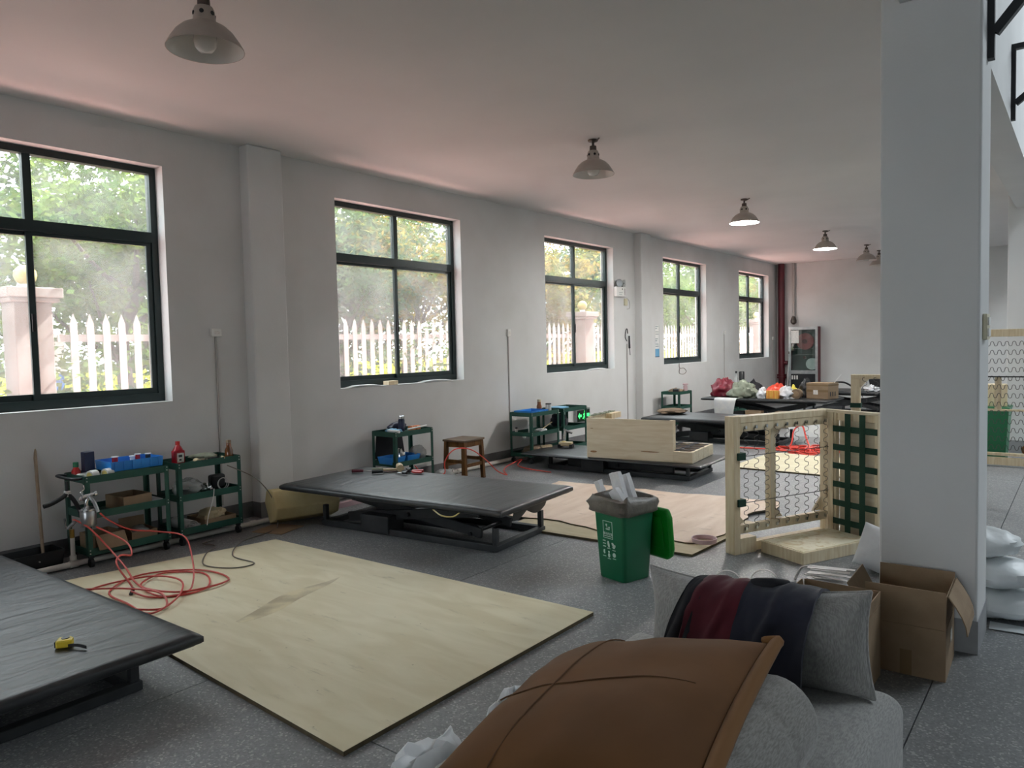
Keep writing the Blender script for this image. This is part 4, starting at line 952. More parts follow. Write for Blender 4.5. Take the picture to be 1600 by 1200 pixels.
MB().cyl((0, 0, 0.17), (0, 0, 0.235), 0.017, n=10).build('valve_body', 'brass', rs, smooth=40)
MB().cyl((-0.02, -0.02, 0.24), (0.03, 0.02, 0.30), 0.013, n=8).build('coupling', 'chrome', rs, smooth=40)
MB().bar((-0.02, -0.03, 0.245), (-0.03, -0.035, 0.32), 0.012, 0.008).build('lever', 'chrome', rs)
sg = thing('spray_gun', 'silver spray gun with a metal cup hanging on the near trolley', 'spray gun', (0.545, 2.335, 0.335))
MB().lathe([(0.052, 0.0), (0.056, 0.006), (0.056, 0.105), (0.05, 0.118), (0.03, 0.128)], 22).build('cup', 'aluminium', sg, smooth=40)
MB().lathe([(0.053, 0.112), (0.058, 0.115), (0.058, 0.128), (0.03, 0.14), (0.018, 0.15)], 20).build('cup_lid', 'chrome', sg, smooth=40)
MB().tube(smooth_path([(0, -0.005, 0.14), (0, -0.01, 0.17), (0.005, 0.0, 0.2), (0.01, 0.02, 0.225)], 4), 0.016, 8).build('body', 'chrome', sg, smooth=50)
MB().cyl((0.0, -0.035, 0.222), (0.0, 0.05, 0.232), 0.014, 0.011, 10).build('barrel', 'chrome', sg, smooth=40)
MB().cyl((0.0, 0.045, 0.232), (0.0, 0.065, 0.232), 0.018, n=10).build('air_cap', 'chrome', sg, smooth=40)
MB().tube(smooth_path([(0.012, 0.01, 0.22), (0.03, 0.03, 0.18), (0.04, 0.045, 0.13), (0.045, 0.052, 0.10)], 4), 0.014, 8).build('grip', 'aluminium', sg, smooth=50)
MB().tube(smooth_path([(0.0, 0.012, 0.2), (0.006, 0.045, 0.185), (0.02, 0.055, 0.15)], 4), 0.005, 6).build('trigger', 'chrome', sg, smooth=50)
MB().tube(smooth_path([(0.0, -0.03, 0.225), (0.0, -0.045, 0.26), (0.0, -0.02, 0.275), (-0.03, -0.01, 0.30)], 4), 0.004, 6).build('hook', 'chrome', sg, smooth=50)
MB().lathe([(0.02, 0.0), (0.024, 0.01), (0.012, 0.03)], 12, c=(-0.03, -0.03, 0.19)).build('regulator', 'chrome', sg, smooth=40)
ck = thing('bar_clamp', 'black quick clamp hanging from the near trolley handle', 'clamp', (0.40, 2.255, 0.695))
MB().tube(smooth_path([(0.0, 0.0, -0.03), (0.0, 0.0, -0.09), (0.0, -0.005, -0.13)], 4), 0.012, 8).build('bar', 'steel_black', ck, smooth=50)
MB().tube(smooth_path([(0, 0, -0.12), (0.02, -0.05, -0.145), (0.02, -0.12, -0.175), (0.02, -0.17, -0.185)], 4), 0.017, 8).build('grip', 'rubber', ck, smooth=50)
MB().tube(smooth_path([(0, 0, -0.12), (0.03, 0.03, -0.17), (0.05, 0.06, -0.25), (0.06, 0.065, -0.30)], 4), 0.016, 8).build('lower_arm', 'rubber', ck, smooth=50)
MB().b(-0.02, 0.02, -0.02, 0.02, -0.145, -0.10).build('body', 'label_white', ck, bevel=0.006)
# red air hose: long loops on the yellow board, ends at the riser and the gun
hz = 0.032
hs = [(0.40, 2.285, 0.37), (0.50, 2.27, 0.38), (0.62, 2.31, 0.33), (0.80, 2.36, 0.20), (1.05, 2.36, 0.10), (1.35, 2.30, 0.05), (1.70, 2.30, hz), (1.78, 2.55, hz), (1.45, 2.72, hz), (1.20, 2.55, hz), (1.40, 2.30, hz + 0.012), (1.75, 2.40, hz + 0.012), (1.74, 2.74, hz), (1.35, 2.75, hz), (1.10, 2.45, hz), (1.30, 2.14, hz), (1.65, 2.10, hz), (1.95, 2.10, hz), (1.85, 2.32, hz + 0.02), (1.55, 2.50, hz + 0.024), (1.25, 2.45, hz + 0.015), (1.12, 2.20, hz), (1.20, 2.02, hz), (1.45, 1.98, hz), (1.80, 2.05, hz + 0.012), (1.92, 2.20, hz), (1.70, 2.28, hz + 0.03), (1.40, 2.18, hz + 0.03), (1.05, 2.02, hz), (0.95, 2.0, hz), (1.0, 1.9, 0.01), (1.2, 1.82, 0.012)]
rh = thing('air_hose', 'tangled red air hose on the yellow floor board', 'hose', (0, 0, 0))
MB().tube(smooth_path(hs, 7), 0.0065, 7).build('hose', 'hose_red', rh, smooth=60)
MB().tube(smooth_path([(0.60, 2.395, 0.425), (0.63, 2.45, 0.36), (0.66, 2.58, 0.27), (0.75, 2.75, 0.23), (0.95, 2.85, 0.20), (1.30, 2.72, 0.12), (1.62, 2.55, hz + 0.02), (1.75, 2.42, hz), (1.66, 2.25, hz), (1.48, 2.20, hz + 0.02)], 7), 0.0062, 7).build('gun_hose', 'hose_red', rh, smooth=60)
MB().tube(smooth_path([(0.61, 2.36, 0.33), (0.85, 2.46, 0.23), (1.02, 2.42, 0.17), (1.12, 2.30, 0.21), (1.2, 2.24, 0.17), (1.42, 2.24, 0.05), (1.46, 2.20, hz)], 6), 0.0065, 7).build('hose_end', 'hose_red', rh, smooth=60)
MB().cyl((1.47, 2.20, 0.026), (1.45, 2.23, 0.06), 0.012, n=8).build('coupler', 'steel_black', rh, smooth=40)
cb = thing('power_cable', 'thin grey power cable looping from the second trolley onto the board', 'cable', (0, 0, 0))
MB().tube(smooth_path([(0.50, 3.50, 0.62), (0.56, 3.74, 0.47), (0.52, 3.93, 0.24), (0.62, 3.9, 0.02), (0.73, 3.72, 0.01), (0.90, 3.36, hz), (1.20, 3.10, hz - 0.004), (1.52, 3.08, hz - 0.004), (1.50, 2.92, hz - 0.004), (1.25, 2.84, hz - 0.004), (0.98, 3.0, hz - 0.004), (0.74, 3.22, 0.01), (0.58, 3.2, 0.008), (0.56, 3.31, 0.01)], 7), 0.005, 6).build('cable', 'cable_grey', cb, smooth=60)
MB().tube(smooth_path([(0.515, 3.36, 0.44), (0.53, 3.34, 0.36), (0.515, 3.30, 0.22), (0.52, 3.28, 0.14)], 5), 0.004, 6).build('white_lead', 'white_plastic', cb, smooth=60)
fl = thing('cardboard_sheet', 'flat piece of cardboard on the floor by the foam block', 'cardboard', (0.63, 3.86, 0.0), 0.3)
MB().b(-0.12, 0.2, -0.16, 0.16, 0.0, 0.006).build('sheet', 'cardboard', fl)
# foam block standing on an edge under the table corner
fb = thing('foam_block', 'tan foam block tilted on its edge beside the pilaster', 'foam', (0.47, 4.25, 0.0), math.radians(-18))
M = RX(math.radians(28))
pts = [(-0.13, -0.30, 0), (0.13, -0.30, 0)]
hexa = [(0.05, 0.0), (0.24, 0.07), (0.29, 0.18), (0.17, 0.325), (-0.03, 0.31), (-0.10, 0.18)]
MB().prism(hexa, -0.30, 0.30, Matrix(((1, 0, 0, 0), (0, 0, 1, 0), (0, 1, 0, 0), (0, 0, 0, 1)))).build('block', 'foam_tan', fb, bevel=0.012)

# ---- small goods
def bottle(name, label, cat, loc, prof, mat, cap=None, capmat='red_plastic', lab=None, group=None):
    t = thing(name, label, cat, loc, group=group)
    MB().lathe(prof, 16).build('body', mat, t, smooth=45)
    if cap: MB().lathe([(cap[0], cap[1]), (cap[0], cap[2]), (cap[0] * 0.9, cap[2] + 0.003)], 14).build('cap', capmat, t, smooth=45)
    if lab: MB().cyl((0, 0, lab[1]), (0, 0, lab[2]), lab[0], n=16, caps=False).build('label_wrap', 'label_white', t, smooth=45)
    return t
def box_thing(name, label, cat, loc, rz, sx, sy, sz, mat, group=None, bevel=0.003):
    t = thing(name, label, cat, loc, rz, group)
    MB().b(-sx / 2, sx / 2, -sy / 2, sy / 2, 0, sz).build('body', mat, t, bevel=bevel); return t
def open_box(name, label, loc, rz, sx, sy, h, flaps=(), th=0.005, inner='cardboard_inner', group=None, fl=0.12, mat='cardboard', contents=True):
    t = thing(name, label, 'box', loc, rz, group)
    hx, hy = sx / 2, sy / 2
    MB().b(-hx, hx, -hy, hy, 0, th).build('bottom', mat, t)
    for s in (-1, 1):
        MB().b(min(s * hx, s * (hx - th)), max(s * hx, s * (hx - th)), -hy, hy, th, h).build('side', mat, t)
        MB().b(-hx + th, hx - th, min(s * hy, s * (hy - th)), max(s * hy, s * (hy - th)), th, h).build('side', mat, t)
    for side, a in flaps:       # a = opening angle from vertical-up, outward positive
        a = math.radians(a); dz, do = math.cos(a) * fl, math.sin(a) * fl
        if side in ('+x', '-x'):
            s = 1 if side == '+x' else -1
            MB().sheet(lambda u, v: (s * (hx - th / 2 + v * do + 0.0 * u), -hy + u * sy, h + v * dz + 0.001), 4, 2, th).build('flap', mat, t)
        else:
            s = 1 if side == '+y' else -1
            MB().sheet(lambda u, v: (-hx + u * sx, s * (hy - th / 2 + v * do), h + v * dz + 0.001), 4, 2, th).build('flap', mat, t)
    return t
ZT_, ZM_, ZL_ = 0.653, 0.383, 0.103       # tray floors
# near trolley
t = box_thing('black_carton', 'tall dark navy carton standing on the near trolley', 'carton', (0.25, 2.47, ZT_), 0.1, 0.06, 0.075, 0.20, 'navy')
bottle('glue_bottle', 'small red bottle with a green cap on the near trolley', 'bottle', (0.24, 2.385, ZT_), [(0.03, 0), (0.032, 0.06), (0.015, 0.09)], 'red_plastic', (0.02, 0.09, 0.125), 'bin_green')
for i, y in enumerate((2.425, 2.535)):
    t = thing('tape_roll', ['clear packing tape roll at the left end of the near trolley', 'clear packing tape roll right beside the blue tray'][i], 'tape', (0.435, y, ZT_), 0.35, group='tape rolls on the near trolley')
    MB().cyl((0, -0.03, 0.038), (0, 0.03, 0.038), 0.038, n=20).build('tape', 'clear_film' if False else 'paper', t, smooth=40)
    MB().cyl((0, -0.031, 0.038), (0, 0.033, 0.038), 0.026, n=16).build('core', 'tape_yellow', t, smooth=40)
t = thing('white_ring_roll', 'white roll lying flat at the left end of the near trolley', 'tape', (0.39, 2.385 - 0.0, ZT_)); t.location = (0.345, 2.40, ZT_)
MB().lathe([(0.03, 0), (0.05, 0), (0.05, 0.045), (0.03, 0.045), (0.03, 0)], 20, caps=False).build('ring', 'white_plastic', t, smooth=40)
def ribbed_tray(name, label, loc, rz, sx, sy, h, tilt=0.0):
    t = thing(name, label, 'tray', loc, rz, rot=(0, tilt, rz))
    tub(MB(), sx / 2 - 0.006, sy / 2 - 0.006, sx / 2, sy / 2, h, 0.004).build('shell', 'blue_plastic', t)
    for k in range(6):
        y = -sy / 2 + sy * (k + 0.5) / 6
        MB().b(sx / 2 - 0.004, sx / 2 + 0.004, y - 0.006, y + 0.006, 0.01, h - 0.008).build('rib', 'blue_plastic', t)
    return t
ribbed_tray('blue_tray', 'bright blue ribbed plastic tray on the near trolley', (0.322, 2.755, ZT_ + 0.044), 0.0, 0.28, 0.41, 0.075)
for i, (x, y, m_, r_) in enumerate(((0.28, 2.66, 'red_plastic', 0.022), (0.36, 2.76, 'white_plastic', 0.018), (0.28, 2.84, 'red_plastic', 0.018), (0.33, 2.90, 'black_plastic', 0.02))):
    t = thing('spool', ['red spool at the left of the blue tray', 'white spool in the middle of the blue tray', 'small red spool right in the blue tray', 'black spool at the right end of the blue tray'][i], 'spool', (x, y, ZT_ + 0.0485), group='spools in the blue tray')
    MB().cyl((0, 0, 0), (0, 0, 0.085), r_, n=14).build('thread', m_, t, smooth=40); MB().cyl((0, 0, 0.085), (0, 0, 0.09), r_ + 0.006, n=14).build('flange', 'white_plastic', t, smooth=40)
open_box('carton_open', 'small open cardboard box on the middle tray of the near trolley', (0.33, 2.73, ZM_), 0.08, 0.27, 0.23, 0.105)
t = box_thing('paper_stack', 'white paper stack beside the box on the near trolley middle tray', 'paper', (0.34, 2.905, ZM_), 0.0, 0.22, 0.09, 0.04, 'paper')
open_box('carton_open', 'left cardboard box on the bottom tray of the near trolley', (0.34, 2.51, ZL_), 0.05, 0.25, 0.22, 0.125, flaps=(('+x', 150),))
open_box('carton_open', 'right cardboard box on the bottom tray of the near trolley, film inside', (0.34, 2.79, ZL_), -0.05, 0.24, 0.20, 0.09, flaps=(('-x', 10), ('-y', 40)), fl=0.08)
t = thing('plastic_film', 'crumpled clear film in the right bottom box of the near trolley', 'film', (0.34, 2.80, ZL_ + 0.006)); lump_mb(0.07, 0.07, 0.055, 16, 0.3, 3).build('film', 'clear_film', t, smooth=60)
# second trolley
t = thing('red_bottle', 'square red bottle with white label on the second trolley', 'bottle', (0.27, 3.185, ZT_))
MB().b(-0.03, 0.03, -0.05, 0.05, 0, 0.125).build('body', 'red_liquid', t, bevel=0.014)
MB().lathe([(0.045, 0.122), (0.03, 0.15), (0.016, 0.17)], 12).build('shoulder', 'red_liquid', t, smooth=45)
MB().cyl((0, 0, 0.17), (0, 0, 0.20), 0.019, n=12).build('cap', 'red_plastic', t, smooth=45)
MB().b(0.0302, 0.0315, -0.025, 0.035, 0.02, 0.10).build('label_sheet', 'label_white', t)
MB().b(0.0316, 0.032, -0.012, 0.02, 0.065, 0.085).build('label_mark', 'black_plastic', t); MB().b(0.0316, 0.032, -0.008, 0.012, 0.035, 0.05).build('label_mark', 'black_plastic', t)
bottle('brown_bottle', 'brown glass bottle with a pale cap at the corner of the second trolley', 'bottle', (0.41, 3.575, ZT_), [(0.034, 0), (0.036, 0.01), (0.036, 0.085), (0.022, 0.115), (0.02, 0.15)], 'amber', (0.022, 0.15, 0.172), 'brown_cloth')
rnd = random.Random(5)
TOOLS = [('mallet', 'pale wooden mallet on the second trolley tray', 'tool_wood', 0.0), ('screwdriver', 'screwdriver with black grip on the second trolley tray', 'black_plastic', 0.5), ('pliers', 'pliers with brown grips on the second trolley tray', 'brown_cloth', -0.6), ('scissors', 'dark scissors on the second trolley tray', 'steel_black', 0.9), ('chisel', 'wooden handled chisel near the brown bottle', 'tool_wood', 1.5)]
def hand_tool(name, label, loc, rz, m_, l=0.16, kind='tool'):
    t = thing(name, label, 'tool', loc, rz, group='hand tools lying on trays and tables')
    MB().cyl((-l * 0.5, 0, 0.013), (0.0, 0, 0.013), 0.012, 0.010, 8).build('handle', m_, t, smooth=40)
    if name == 'mallet': MB().cyl((0.03, -0.05, 0.026), (0.03, 0.05, 0.026), 0.026, n=12).build('head', 'tool_wood', t, smooth=40); MB().cyl((-0.001, 0, 0.013), (0.03, 0, 0.022), 0.008, n=8).build('neck', 'tool_wood', t)
    elif name in ('pliers', 'scissors'):
        MB().tube(smooth_path([(-l * 0.5, 0.035, 0.010), (-l * 0.2, 0.03, 0.010), (0, 0.006, 0.010)], 4), 0.008, 6).build('handle', m_, t, smooth=40)
        MB().bar((0, 0, 0.01), (l * 0.45, 0.012, 0.01), 0.016, 0.009).build('jaw', 'steel_black', t); MB().bar((0, 0.006, 0.012), (l * 0.45, -0.012, 0.012), 0.016, 0.006).build('jaw', 'steel_black', t)
    else: MB().cyl((0.0, 0, 0.011), (l * 0.6, 0, 0.008), 0.005, 0.004, 6).build('blade', 'chrome', t, smooth=40)
    return t
for i, (nm, lab, m_, r_) in enumerate(TOOLS):
    hand_tool(nm, lab, (0.42 - 0.03 * (i % 2), 3.24 + 0.065 * i, ZT_ + 0.006 * i), r_ + 1.3, m_)
t = thing('cloth_scrap', 'crumpled olive rag among the tools on the second trolley', 'rag', (0.26, 3.42, ZT_)); lump_mb(0.09, 0.11, 0.035, 18, 0.4, 9).build('rag', 'sage_cloth', t, smooth=60)
t = thing('parts_bag', 'clear bag of metal parts on the middle tray of the second trolley', 'bag', (0.33, 3.22, ZM_)); lump_mb(0.11, 0.12, 0.075, 20, 0.3, 11).build('film', 'clear_film', t, smooth=60)
t = thing('metal_parts', 'heap of shiny metal parts beside the clear bag', 'parts', (0.36, 3.375, ZM_)); lump_mb(0.07, 0.05, 0.045, 14, 0.5, 13, s=4).build('heap', 'chrome', t, smooth=30)
t = thing('black_case', 'black rounded case at the right of the second trolley middle tray', 'case', (0.24, 3.545, ZM_)); MB().b(-0.04, 0.04, -0.068, 0.068, 0, 0.13).build('shell', 'black_plastic', t, bevel=0.02)
t = thing('cable_coil', 'coil of white cable leaning on the black case', 'cable', (0.36, 3.53, ZM_)); 
MB().tube([(0.02 * math.sin(a * 0.3), 0.05 * math.cos(a), 0.062 + 0.05 * math.sin(a) + 0.0) for a in [k * 0.35 for k in range(40)]], 0.004, 6).build('coil', 'strap_white', t, smooth=60)
t = thing('rolled_fabric', 'rolled pale fabric lying on the bottom tray of the second trolley', 'fabric roll', (0.335, 3.17, ZL_), 0.0)
sp_ = []
for k in range(60):
    a = k * 0.32; r = 0.012 + 0.00105 * k * 0.9; sp_.append((0.068 * 0 + r * math.cos(a) * 1.15, 0.052 + r * math.sin(a) * 0.75))
MB().sheet(lambda u, v: (-0.13 + 0.27 * v, sp_[int(u * 59)][0] * 1.0, sp_[int(u * 59)][1]), 59, 2, 0.002).build('roll', 'strap_white', t, smooth=60)
t = open_box('carton_low', 'shallow cardboard box with scraps on the bottom tray of the second trolley', (0.325, 3.435, ZL_), 0.0, 0.30, 0.29, 0.075)
t = thing('paper_scraps', 'crumpled yellow paper in the shallow box of the second trolley', 'paper', (0.31, 3.44, ZL_ + 0.006)); lump_mb(0.12, 0.12, 0.065, 20, 0.35, 17).build('scraps', 'tool_wood', t, smooth=40)
# third trolley
bottle('thermos', 'tall blue thermos on the trolley beside the stool', 'thermos', (0.34, 5.735, ZT_), [(0.036, 0), (0.037, 0.15), (0.03, 0.165)], 'navy', (0.034, 0.165, 0.195), 'chrome')
t = thing('blue_cloth', 'crumpled pale blue cloth at the left of the thermos', 'cloth', (0.37, 5.585, ZT_ + 0.0)); lump_mb(0.10, 0.08, 0.035, 20, 0.5, 21).build('cloth', 'poster_blue', t, smooth=60)
t = thing('dark_bundle', 'dark blue bundle behind the thermos', 'bundle', (0.22, 5.78, ZT_)); lump_mb(0.07, 0.13, 0.06, 18, 0.2, 23).build('bundle', 'navy', t, smooth=60)
for i, y in enumerate((5.835, 5.915)): box_thing('orange_carton', ['left orange carton beside the thermos', 'right orange carton beside the thermos'][i], 'carton', (0.40, y, ZT_), 0.1, 0.06, 0.065, 0.075, 'trowel' if False else 'orange_flat', group='orange cartons')
t = thing('white_rod', 'white tube lying along the trolley edge beside the stool', 'tube', (0.47, 5.86, ZT_ + 0.056)); MB().cyl((0, -0.16, 0), (0.0, 0.14, 0.012), 0.01, n=8).build('tube', 'white_plastic', t, smooth=40)
t = thing('paper_tray', 'white paper roll at the left end of the trolley with the thermos', 'paper', (0.44, 5.52, ZT_ + 0.05)); MB().cyl((-0.09, 0, 0.0), (0.09, 0, 0), 0.016, n=10).build('roll', 'paper', t, smooth=40)
ZM2 = 0.323
for i, (y, lab) in enumerate(((5.57, 'left blue bin on the lower tray of the thermos trolley'), (5.80, 'right blue bin on the lower tray of the thermos trolley'))):
    t = thing('blue_bin', lab, 'bin', (0.34, y, ZM2), group='small blue bins'); tub(MB(), 0.10, 0.085, 0.12, 0.10, 0.09, 0.004).build('shell', 'blue_plastic', t)
t = thing('parts_heap', 'heap of metal fittings and jars on the lower tray of the thermos trolley', 'parts', (0.36, 5.685, ZM2)); lump_mb(0.05, 0.035, 0.08, 14, 0.5, 29, s=3.5).build('heap', 'chrome', t, smooth=30)
t = thing('plastic_bag', 'clear plastic bag at the right of the thermos trolley lower tray', 'bag', (0.36, 5.965, ZM2)); lump_mb(0.11, 0.07, 0.085, 18, 0.35, 31).build('film', 'clear_film', t, smooth=60)
t = thing('hanging_cloth', 'black cloth hanging behind the thermos trolley', 'cloth', (0.07, 5.80, 0.36)); MB().sheet(lambda u, v: (0.0 + 0.02 * math.sin(5 * u) * v, -0.2 + 0.4 * u + 0.06 * (1 - v) * (u - .5), 0.30 * v - 0.03 * math.sin(PI * u) * (1 - v)), 12, 6, 0.006).build('cloth', 'black_cloth', t, smooth=60)
t = thing('plastic_bag', 'white plastic bag on the floor between trolley and stool', 'bag', (0.47, 6.26, 0.0)); lump_mb(0.12, 0.13, 0.09, 20, 0.45, 33).build('film', 'clear_film', t, smooth=60)
# stool
st = thing('wooden_stool', 'square dark wooden stool by the wall', 'stool', (0.44, 6.66, 0.0), 0.06)
MB().b(-0.17, 0.17, -0.20, 0.20, 0.475, 0.50).build('seat', 'stool_seat', st, bevel=0.006)
for sx in (-1, 1):
    for sy in (-1, 1): MB().bar((sx * 0.15, sy * 0.18, 0.0), (sx * 0.135, sy * 0.165, 0.475), 0.045, 0.045).build('leg', 'stool_wood', st, bevel=0.003)
    MB().b(sx * 0.138 - 0.012, sx * 0.138 + 0.012, -0.14, 0.14, 0.41, 0.472).build('apron', 'stool_wood', st); MB().b(sx * 0.146 - 0.01, sx * 0.146 + 0.01, -0.15, 0.15, 0.17, 0.21).build('stretcher', 'stool_wood', st)
    MB().b(-0.115, 0.115, sx * 0.166 - 0.012, sx * 0.166 + 0.012, 0.41, 0.472).build('apron', 'stool_wood', st); MB().b(-0.12, 0.12, sx * 0.174 - 0.01, sx * 0.174 + 0.01, 0.22, 0.26).build('stretcher', 'stool_wood', st)
h2 = thing('air_hose', 'red air hose arching past the stool to the floor', 'hose', (0, 0, 0))
MB().tube(smooth_path([(0.515, 5.75, 0.30), (0.55, 5.85, 0.19), (0.58, 6.0, 0.16), (0.62, 6.12, 0.17), (0.60, 6.15, 0.30), (0.63, 6.28, 0.42), (0.68, 6.5, 0.40), (0.70, 6.75, 0.25), (0.72, 6.95, 0.08), (0.75, 7.1, 0.012), (0.5, 7.35, 0.008), (0.30, 7.7, 0.008), (0.3, 8.0, 0.05), (0.42, 7.75, 0.01), (0.75, 7.6, 0.008), (1.1, 7.55, 0.008)], 7), 0.0065, 7).build('hose', 'hose_bright', h2, smooth=60)
wp = thing('pvc_pipe', 'two white pipes along the wall foot behind the stool', 'pipe', (0, 0, 0))
for x, z in ((0.101, 0.026), (0.046, 0.026)): MB().cyl((x, 4.6, z), (x, 11.7, z), 0.022, n=10).build('run', 'pvc', wp, smooth=40)
for y in (5.0, 6.9, 9.9, 11.5): MB().b(0.010, 0.125, y - 0.012, y + 0.012, 0.0, 0.052).build('clip', 'pvc', wp)
# planks stored under the padded table
for i, (x, z, m_, lab) in enumerate(((0.34, 0.0, 'pvc', 'white batten leaning behind the padded table'), (0.42, 0.0, 'book_wrap', 'pink batten on the floor behind the padded table'))):
    t = thing('batten', lab, 'batten', (x, 4.95, z), 0.0, group='battens behind the padded table'); MB().b(-0.03, 0.03, -0.32, 0.42, 0, 0.03 + 0.02 * i).build('plank', m_, t)

# ---- green waste bin with liner and foam offcuts
gb = thing('waste_bin', 'square green waste bin with grey liner and its bright green lid hanging behind', 'bin', (3.909, 4.414, 0.0), math.radians(-16))
def rsq(h, r, k=5):
    out = []
    for cx, cy, a0 in ((h - r, h - r, 0), (-h + r, h - r, PI / 2), (-h + r, -h + r, PI), (h - r, -h + r, 1.5 * PI)):
        for i in range(k + 1): a = a0 + PI / 2 * i / k; out.append((cx + r * math.cos(a), cy + r * math.sin(a)))
    return out
def loft(m, rings):         # rings: list of lists of 3D points, same length
    n = len(rings[0]); vs = [p for r in rings for p in r]
    fs = [(k * n + i, k * n + (i + 1) % n, (k + 1) * n + (i + 1) % n, (k + 1) * n + i) for k in range(len(rings) - 1) for i in range(n)]
    return m.add(vs, fs)
ring = lambda h, z, r=0.03: [(x, y, z) for x, y in rsq(h, r)]
m = loft(MB(), [ring(0.120, 0.0), ring(0.124, 0.006), ring(0.150, 0.50), ring(0.158, 0.505), ring(0.158, 0.53), ring(0.150, 0.53), ring(0.142, 0.49), ring(0.118, 0.012)])
k_ = len(rsq(0.1, 0.03)); m.f.append(tuple(range(k_))); m.f.append(tuple(7 * k_ + i for i in range(k_)))
m.build('body', 'bin_green', gb, smooth=40)
def crumple(h, z, s, amp, zamp, fr=3.2):
    out = []
    for i, (x, y) in enumerate(rsq(h, 0.045, 9)):
        a = math.atan2(y, x); w = amp * (fnoise((math.cos(a) * 2, math.sin(a) * 2, z * 6), 1.6, s) + 0.5 * fnoise((math.cos(a) * 2, math.sin(a) * 2, z * 9), fr, s)); out.append((x * (1 + w / h), y * (1 + w / h), z + zamp * fnoise((math.cos(a) * 2, math.sin(a) * 2, s), 1.7, s + 3)))
    return out
loft(MB(), [crumple(0.162, 0.455, 1, 0.004, 0.008), crumple(0.178, 0.462, 2, 0.016, 0.016), crumple(0.186, 0.49, 3, 0.026, 0.014), crumple(0.184, 0.525, 4, 0.030, 0.012), crumple(0.180, 0.555, 5, 0.024, 0.02), crumple(0.168, 0.572, 6, 0.018, 0.03), crumple(0.152, 0.566, 7, 0.008, 0.016), crumple(0.142, 0.53, 8, 0.004, 0.008), crumple(0.136, 0.40, 9, 0.004, 0.004), crumple(0.125, 0.25, 9, 0.004, 0.0)]).build('liner', 'liner', gb, smooth=60)
lid = thing('lid', None, None); lid.name = 'bin_lid'; bpy.data.objects.remove(lid)
poly = [(-0.14, 0.0), (0.14, 0.0), (0.165, -0.06), (0.17, -0.28), (0.155, -0.33), (0.12, -0.36), (-0.12, -0.36), (-0.155, -0.33), (-0.17, -0.28), (-0.165, -0.06)]
ML = T(0.075, 0.185, 0.47) @ RX(math.radians(90 + 4))
m = MB().prism(poly, -0.045, 0.0, ML)
m.build('lid', 'lid_green', gb, bevel=0.02, seg=3)
MB().prism([(-0.09, -0.06), (0.09, -0.06), (0.11, -0.28), (-0.11, -0.28)], 0.0002, 0.008, ML).build('lid_flap', 'lid_green', gb, bevel=0.006)
# printed marks on the face towards the camera (local -y), slightly inclined
MF = T(0, -0.1243, 0) @ RX(math.radians(90 + 3.05))    # drawing plane: x right, y up
def mark(poly, nm='print_mark'): MB().prism(poly, -0.0004, 0.0016, MF).build(nm, 'print_white', gb)
def frame_mark(x0, y0, x1, y1, w):
    for a in ((x0, y0, x1, y0 + w), (x0, y1 - w, x1, y1), (x0, y0 + w, x0 + w, y1 - w), (x1 - w, y0 + w, x1, y1 - w)): mark([(a[0], a[1]), (a[2], a[1]), (a[2], a[3]), (a[0], a[3])])
frame_mark(-0.055, 0.285, 0.035, 0.405, 0.0035)
for px, py, r0 in ((-0.022, 0.378, 0.008), (0.004, 0.362, 0.007)): mark([(px + r0 * math.cos(a), py + r0 * math.sin(a)) for a in [k * PI / 4 for k in range(8)]])
mark([(-0.026, 0.345), (0.006, 0.345), (0.010, 0.352), (-0.030, 0.352)]); mark([(-0.016, 0.352), (-0.012, 0.352), (-0.016, 0.372), (-0.020, 0.372)]); mark([(0.0, 0.352), (0.004, 0.352), (0.004, 0.366), (0.0, 0.366)])
tx = bpy.data.curves.new('bin_word', 'FONT'); tx.body = '\u53a8\u4f59\u5783\u573e'; tx.size = 0.021; tx.align_x = 'CENTER'; tx.extrude = 0.0006
tx.materials.append(MATS['print_white']); to = bpy.data.objects.new('bin_word_curve', tx); COL.objects.link(to); bpy.context.view_layer.update()
me_ = bpy.data.meshes.new_from_object(to.evaluated_get(bpy.context.evaluated_depsgraph_get())); bpy.data.objects.remove(to)
to = bpy.data.objects.new('printed_word', me_); COL.objects.link(to); to.parent = gb; to.matrix_local = MF @ T(-0.010, 0.310, 0.001)
mark([(-0.048, 0.298), (0.028, 0.298), (0.028, 0.302), (-0.048, 0.302)])
for k in range(3): mark([(-0.066, 0.262 - k * 0.02), (-0.036, 0.262 - k * 0.02), (-0.040, 0.268 - k * 0.02), (-0.062, 0.268 - k * 0.02)])
ell = lambda cx, cy, a, b_, t=0: [(cx + a * math.cos(p) * math.cos(t) - b_ * math.sin(p) * math.sin(t), cy + a * math.cos(p) * math.sin(t) + b_ * math.sin(p) * math.cos(t)) for p in [k * PI / 7 for k in range(14)]]
mark(ell(-0.010, 0.245, 0.009, 0.024, 0.2)); mark(ell(0.034, 0.248, 0.009, 0.018, 0.7)); mark(ell(0.045, 0.236, 0.008, 0.016, -0.6)); mark(ell(0.038, 0.23, 0.007, 0.012, 1.4))
mark([(-0.060, 0.200), (-0.048, 0.203), (-0.050, 0.190), (-0.046, 0.178), (-0.056, 0.172), (-0.064, 0.184)])
mark(ell(-0.010, 0.192, 0.007, 0.007)); mark(ell(-0.010, 0.168, 0.010, 0.015)); mark(ell(0.040, 0.178, 0.015, 0.015))
for cx, cy in ((-0.055, 0.155), (-0.010, 0.143), (0.040, 0.150), (-0.010, 0.214), (0.04, 0.208)): mark([(cx - 0.015, cy), (cx + 0.015, cy), (cx + 0.015, cy + 0.004), (cx - 0.015, cy + 0.004)])
